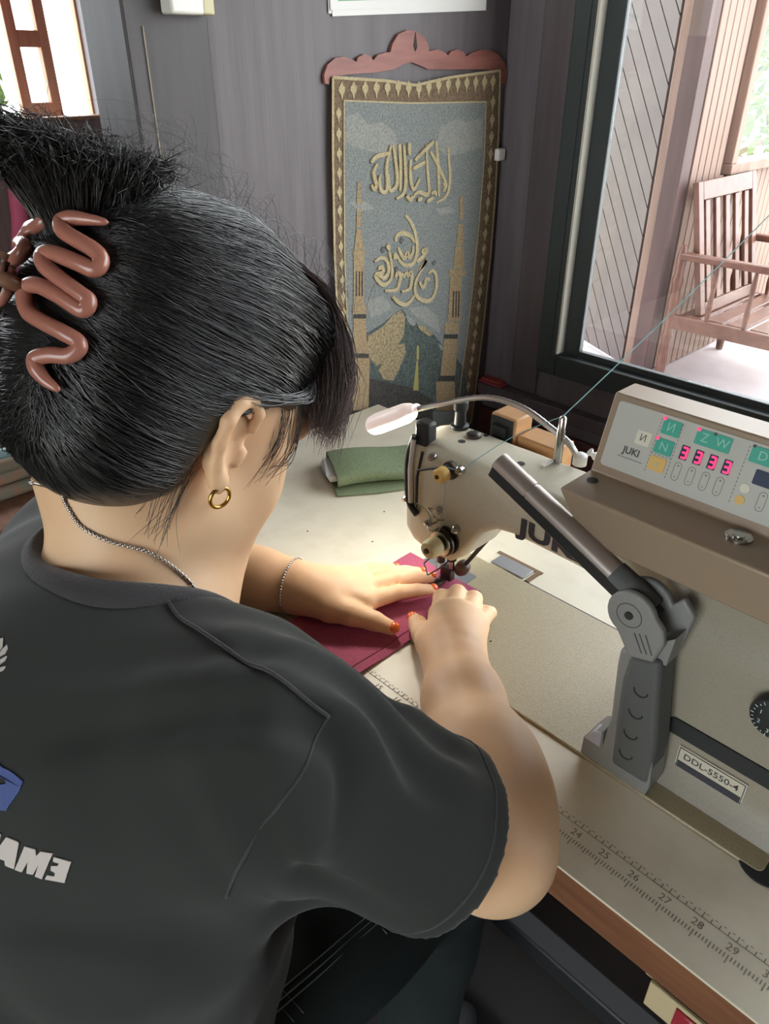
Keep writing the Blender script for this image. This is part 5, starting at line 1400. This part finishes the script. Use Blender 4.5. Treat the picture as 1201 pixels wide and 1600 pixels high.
ARMHOLE = [(-2322,1833,9904),(-2222,1587,9814),(-2223,1361,9630),(-2305,1184,9346),(-2380,1079,9029)]
CLIP=[(-4169,1935,12232),(-4271,1861,12245),(-4362,1809,12245),(-4392,1772,12224),(-4327,1750,12189),(-4218,1770,12155),(-4116,1805,12112),(-4067,1810,12068),(-4066,1764,12029),(-4162,1708,12062),(-4294,1659,12090),(-4360,1624,12080),(-4312,1601,12036),(-4167,1622,11974),(-4068,1657,11921),(-4018,1676,11887),(-4027,1636,11845),(-4161,1575,11911),(-4303,1530,11944),(-4365,1494,11920),(-4343,1464,11867),(-4283,1450,11814),(-4175,1475,11779),(-4065,1523,11737),(-3999,1561,11699),(-3979,1555,11663),(-4011,1504,11625),(-4091,1441,11625),(-4159,1385,11602),(-4142,1370,11552),(-4081,1383,11494),(-4008,1417,11450)]
NECKLACE = [(-4368,1373,10698),(-4304,1385,10604),(-4219,1411,10479),(-4076,1514,10383),(-3946,1693,10284),(-3859,1807,10156),(-3776,1881,10021),(-3694,1893,9921)]
# ------------------------------------------------------------------ collar, seams, prints, trousers
def ringsnap(field, c, ex, ey, r, n, off, it=6):
    a = np.linspace(0, 2 * math.pi, n, endpoint=False)
    P = np.array(c)[None] + r * (np.cos(a)[:, None] * np.array(ex)[None] + np.sin(a)[:, None] * np.array(ey)[None])
    return field.snap(P, off, it)
cax = H(.01, .0, -.07) - (NB + V3(.010, .012, -.014)); cax /= np.linalg.norm(cax)
ce1 = np.cross(cax, V3(0, 1, 0)); ce1 /= np.linalg.norm(ce1); ce2 = np.cross(cax, ce1)
def neckring(rad, n=64):
    out = []
    for i in range(n):
        a = 2 * math.pi * i / n
        o_ = NB + V3(.010, .012, -.014) + (ce1 * math.cos(a) + ce2 * math.sin(a)) * rad
        best = None
        for t in np.linspace(.09, -.09, 181):
            p = o_ + cax * t
            if shirt.ev(p[None])[0] < .0005: best = p; break
        out.append(best)
    ok_ = [i for i in range(n) if out[i] is not None and i is not None]
    GOOD.intersection_update(ok_)
    lastp = out[ok_[0]]
    for i in range(n):
        if out[i] is None: out[i] = lastp
        lastp = out[i]
    out = np.array(out)
    for _ in range(6): out = (np.roll(out, 1, 0) + out * 2 + np.roll(out, -1, 0)) / 4
    return out
GOOD = set(range(64))
rings = [neckring(r) for r in (.0665, .072, .079, .086)]
lift = [.0022, .0034, .0032, .0014]
V_ = []; F_ = []
for r_, l_ in zip(rings, lift):
    V_ += [tuple(p) for p in r_ + cax * l_]
for k in range(3):
    for i in range(64):
        if not {i, (i + 1) % 64, (i + 2) % 64, (i - 1) % 64, (i - 2) % 64} <= GOOD or rings[0][i][1] > NB[1] + .055: continue
        F_.append((k * 64 + i, k * 64 + (i + 1) % 64, (k + 1) * 64 + (i + 1) % 64, (k + 1) * 64 + i))
mb = MB(); mb.add(V_, F_); co_ = mb.build('collar', M_collar, pe_, smooth=180)
sl = co_.modifiers.new('thickness', 'SOLIDIFY'); sl.thickness = .003
def seam(n, data, r, off=.0008):
    P = np.array([tuple(p) for p in bez([(a * 1e-4, b * 1e-4, c * 1e-4) for a, b, c in data], 8)])
    P = shirt.snap(P, off, 3)
    MB().tube([tuple(p) for p in P], r, 7).build(n, M_collar, pe_, smooth=180)
seam('shoulder_seam', SEAM, .0012)
seam('armhole_seam', ARMHOLE, .0010, .0)
# sleeve hem band
hm = []
e1 = np.cross(UA, V3(0, 0, 1)); e1 /= np.linalg.norm(e1); e2 = np.cross(UA, e1)
for i in range(48):
    a = 2 * math.pi * i / 48
    P = (HEM - UA * .014)[None] + (e1 * math.cos(a) + e2 * math.sin(a))[None] * .07
    for _ in range(8):
        P = P - shirt.grad(P) * shirt.ev(P)[:, None]; P = P - UA * ((P - (HEM - UA * .014)) @ UA)[:, None]
    hm.append(tuple(P[0]))
MB().tube(hm + hm[:2], .0009, 6, caps=False).build('hem_stitch', M_collar, pe_, smooth=180)
def sprint(n, polys, m):
    for p in polys:
        P = shirt.snap(np.array(p, float) * 1e-4, 0.0, 3); N = shirt.grad(P)
        a = P + N * .0009; b = P - N * .0006; k = len(P)
        mb = MB(); mb.add([tuple(x) for x in a] + [tuple(x) for x in b], [tuple(range(k)), tuple(range(2 * k - 1, k - 1, -1))] + [(i, (i + 1) % k, k + (i + 1) % k, k + i) for i in range(k)])
        mb.build(n, m, pe_)
sprint('shirt_print', PRINT_WHITE, mat('white_shirt_print', srgb(214, 204, 198), .8))
sprint('shirt_print', PRINT_BLUE, mat('blue_shirt_print', srgb(74, 92, 148), .8))
trou = Field(lambda P: .002 * np.sin(P[:, 0] * 60 + P[:, 1] * 40 + P[:, 2] * 30))
trou.ell(V3(-.43, .02, .540), (.178, .150, .110), None, .05)
for sx in (-.075, .075):
    trou.chain([V3(-.43 + sx, .04, .535), V3(-.43 + sx * 1.25, .42, .545)], [.092, .070], .04)
    trou.chain([V3(-.43 + sx * 1.25, .42, .540), V3(-.43 + sx * 1.25, .38, .10)], [.068, .048], .04)
VTt, QTt = trou.mesh(.0055, (-.70, -.18, .03), (-.15, .52, .68))
np_mesh('trousers', VTt, QTt, M_pants, pe_, 2)
shf = Field()
for sx in (-.094, .094):
    shf = Field()
    shf.ell(V3(-.43 + sx, .40, .045), (.043, .115, .040), None, .02).half(V3(0, 0, .002), (0, 0, -1))
    v, q_ = shf.mesh(.005, (-.43 + sx - .07, .25, -.02), (-.43 + sx + .07, .56, .12)); np_mesh('slipper', v, q_, M_blkrub, pe_, 1)
M_plaid = mat('pale_plaid_thread', srgb(120, 136, 136), .9)
def stripe(pts, w):
    P = trou.snap(np.array(pts, float), .0005, 6)
    P = [tuple(p) for p in bez([tuple(p) for p in P], 5)]
    MB().tube(P, w, 6, flat=.3).build('plaid_stripe', M_plaid, pe_, smooth=180)
for dx in (-.012, -.004, .004): stripe([(-.30 + dx, .05, .62), (-.295 + dx, .12, .62), (-.29 + dx, .20, .62), (-.285 + dx, .28, .62)], .0014)
for yy in (.16, .17, .27): stripe([(-.38, yy, .62), (-.33, yy, .625), (-.28, yy + .01, .60)], .0014)
# ------------------------------------------------------------------ hair clip, jewellery
M_clip = mat('dusty_rose_plastic', srgb(172, 112, 96), .28, coat=.3)
M_clipd = mat('brown_rose_plastic', srgb(128, 92, 72), .35)
kc = np.array(CLIP, float) * 1e-4
ck = thing('hair_claw_clip', 'dusty rose wavy claw clip holding her black hair', 'hair clip', tuple(kc.mean(0)))
P = np.array([tuple(p) for p in bez([tuple(p) for p in kc], 6)])
P = P + hair.grad(P) * .0012
tt = np.linspace(0, 1, len(P))
rr = [float(.0046 * (.12 + .88 * min(1, (t * 16) ** .5, ((1 - t) * 16) ** .5))) for t in tt]
MB().tube([tuple(p) for p in P], rr, 12).build('jaw', M_clip, ck, smooth=180)
hx = from_head(np.array([[.010, -.152, .030]]))[0]
mirror = to_head(P); mirror[:, 0] = .008 - (mirror[:, 0] - .012) * .9; mirror[:, 1] -= .004
PM = hair.snap(from_head(mirror), .006, 5)
MB().tube([tuple(p) for p in PM], [r * .95 for r in rr], 10).build('jaw', M_clip, ck, smooth=180)
ja = P[len(P) * 19 // 31]; jb = PM[len(P) * 19 // 31]
mid_ = (ja + jb) / 2 - hg_ * .016
MB().tube([tuple(ja), tuple((ja + mid_) / 2 - hg_ * .006), tuple(mid_)], [.004, .0045, .004], 8).build('lever', M_clipd, ck, smooth=180)
MB().tube([tuple(jb), tuple((jb + mid_) / 2 - hg_ * .006), tuple(mid_)], [.004, .0045, .004], 8).build('lever', M_clipd, ck, smooth=180)
MB().tube([tuple(mid_ - hu * .014), tuple(mid_ + hu * .014)], .0065, 12).build('hinge', M_clipd, ck, smooth=60)
MB().tube([tuple(mid_ - hu * .010 + hs * .001), tuple(mid_ + hu * .010 + hs * .001)], .0075, 12).build('spring', M_chrome, ck, smooth=60)
M_gold_m = mat('gold_metal', srgb(226, 176, 92), .25, metal=1.0)
M_silver = mat('silver_metal', srgb(190, 184, 178), .3, metal=1.0)
lobe = H(.070 + .012, -.002, -.010 - .032)
er = MB(); er.tube([tuple(lobe - hu * .004 + hg_ * (.0072 * math.cos(a)) + hu * (.0072 * math.sin(a)) + hs * (.001 * math.sin(a))) for a in [k * 2 * math.pi / 28 for k in range(30)]], .0014, 8, caps=False)
tag(er.build('hoop_earring', M_gold_m, smooth=180), 'small gold hoop earring on the visible ear', 'earring')
def beads(n, pts, r, m, label, cat, link_r=None):
    mb = MB()
    ico = bmesh.new(); bmesh.ops.create_icosphere(ico, subdivisions=1, radius=1.0)
    vs_ = [tuple(v.co) for v in ico.verts]; fs_ = [tuple(v.index for v in f.verts) for f in ico.faces]; ico.free()
    for p in pts: mb.add([(p[0] + a * r, p[1] + b * r, p[2] + c * r) for a, b, c in vs_], fs_)
    mb.tube([tuple(p) for p in pts] + [tuple(pts[0]), tuple(pts[1])], r * .45, 5, caps=False)
    return tag(mb.build(n, m, smooth=180), label, cat)
nl = [V3(*p) * 1e-4 for p in NECKLACE] + [V3(-.385, .215, .935), V3(-.437, .225, .930), V3(-.485, .210, .955), V3(-.492, .165, 1.035), V3(-.462, .135, 1.066)]
nl = [tuple(p) for p in nl]
NP = np.array([tuple(p) for p in bez(nl[-2:] + nl + nl[:2], 12)][24:-24])
sg_ = np.concatenate([[0], np.cumsum(np.linalg.norm(np.diff(NP, axis=0), axis=1))])
NP = np.stack([np.interp(np.arange(0, sg_[-1], .0030), sg_, NP[:, i]) for i in range(3)], 1)
NP = body.snap(NP, .0012, 3)
beads('chain_necklace', NP, .00155, M_silver, 'thin silver bead chain around her neck', 'necklace')
wd = (LW - LE) / np.linalg.norm(LW - LE)
w1 = np.cross(wd, V3(0, 0, 1)); w1 /= np.linalg.norm(w1); w2 = np.cross(wd, w1)
BP = ringsnap(body, LW - wd * .006, w1 - wd * .15, w2 + wd * .1, .035, 64, .0014)
beads('chain_bracelet', BP, .0015, M_silver, 'thin silver chain bracelet on the left wrist', 'bracelet')
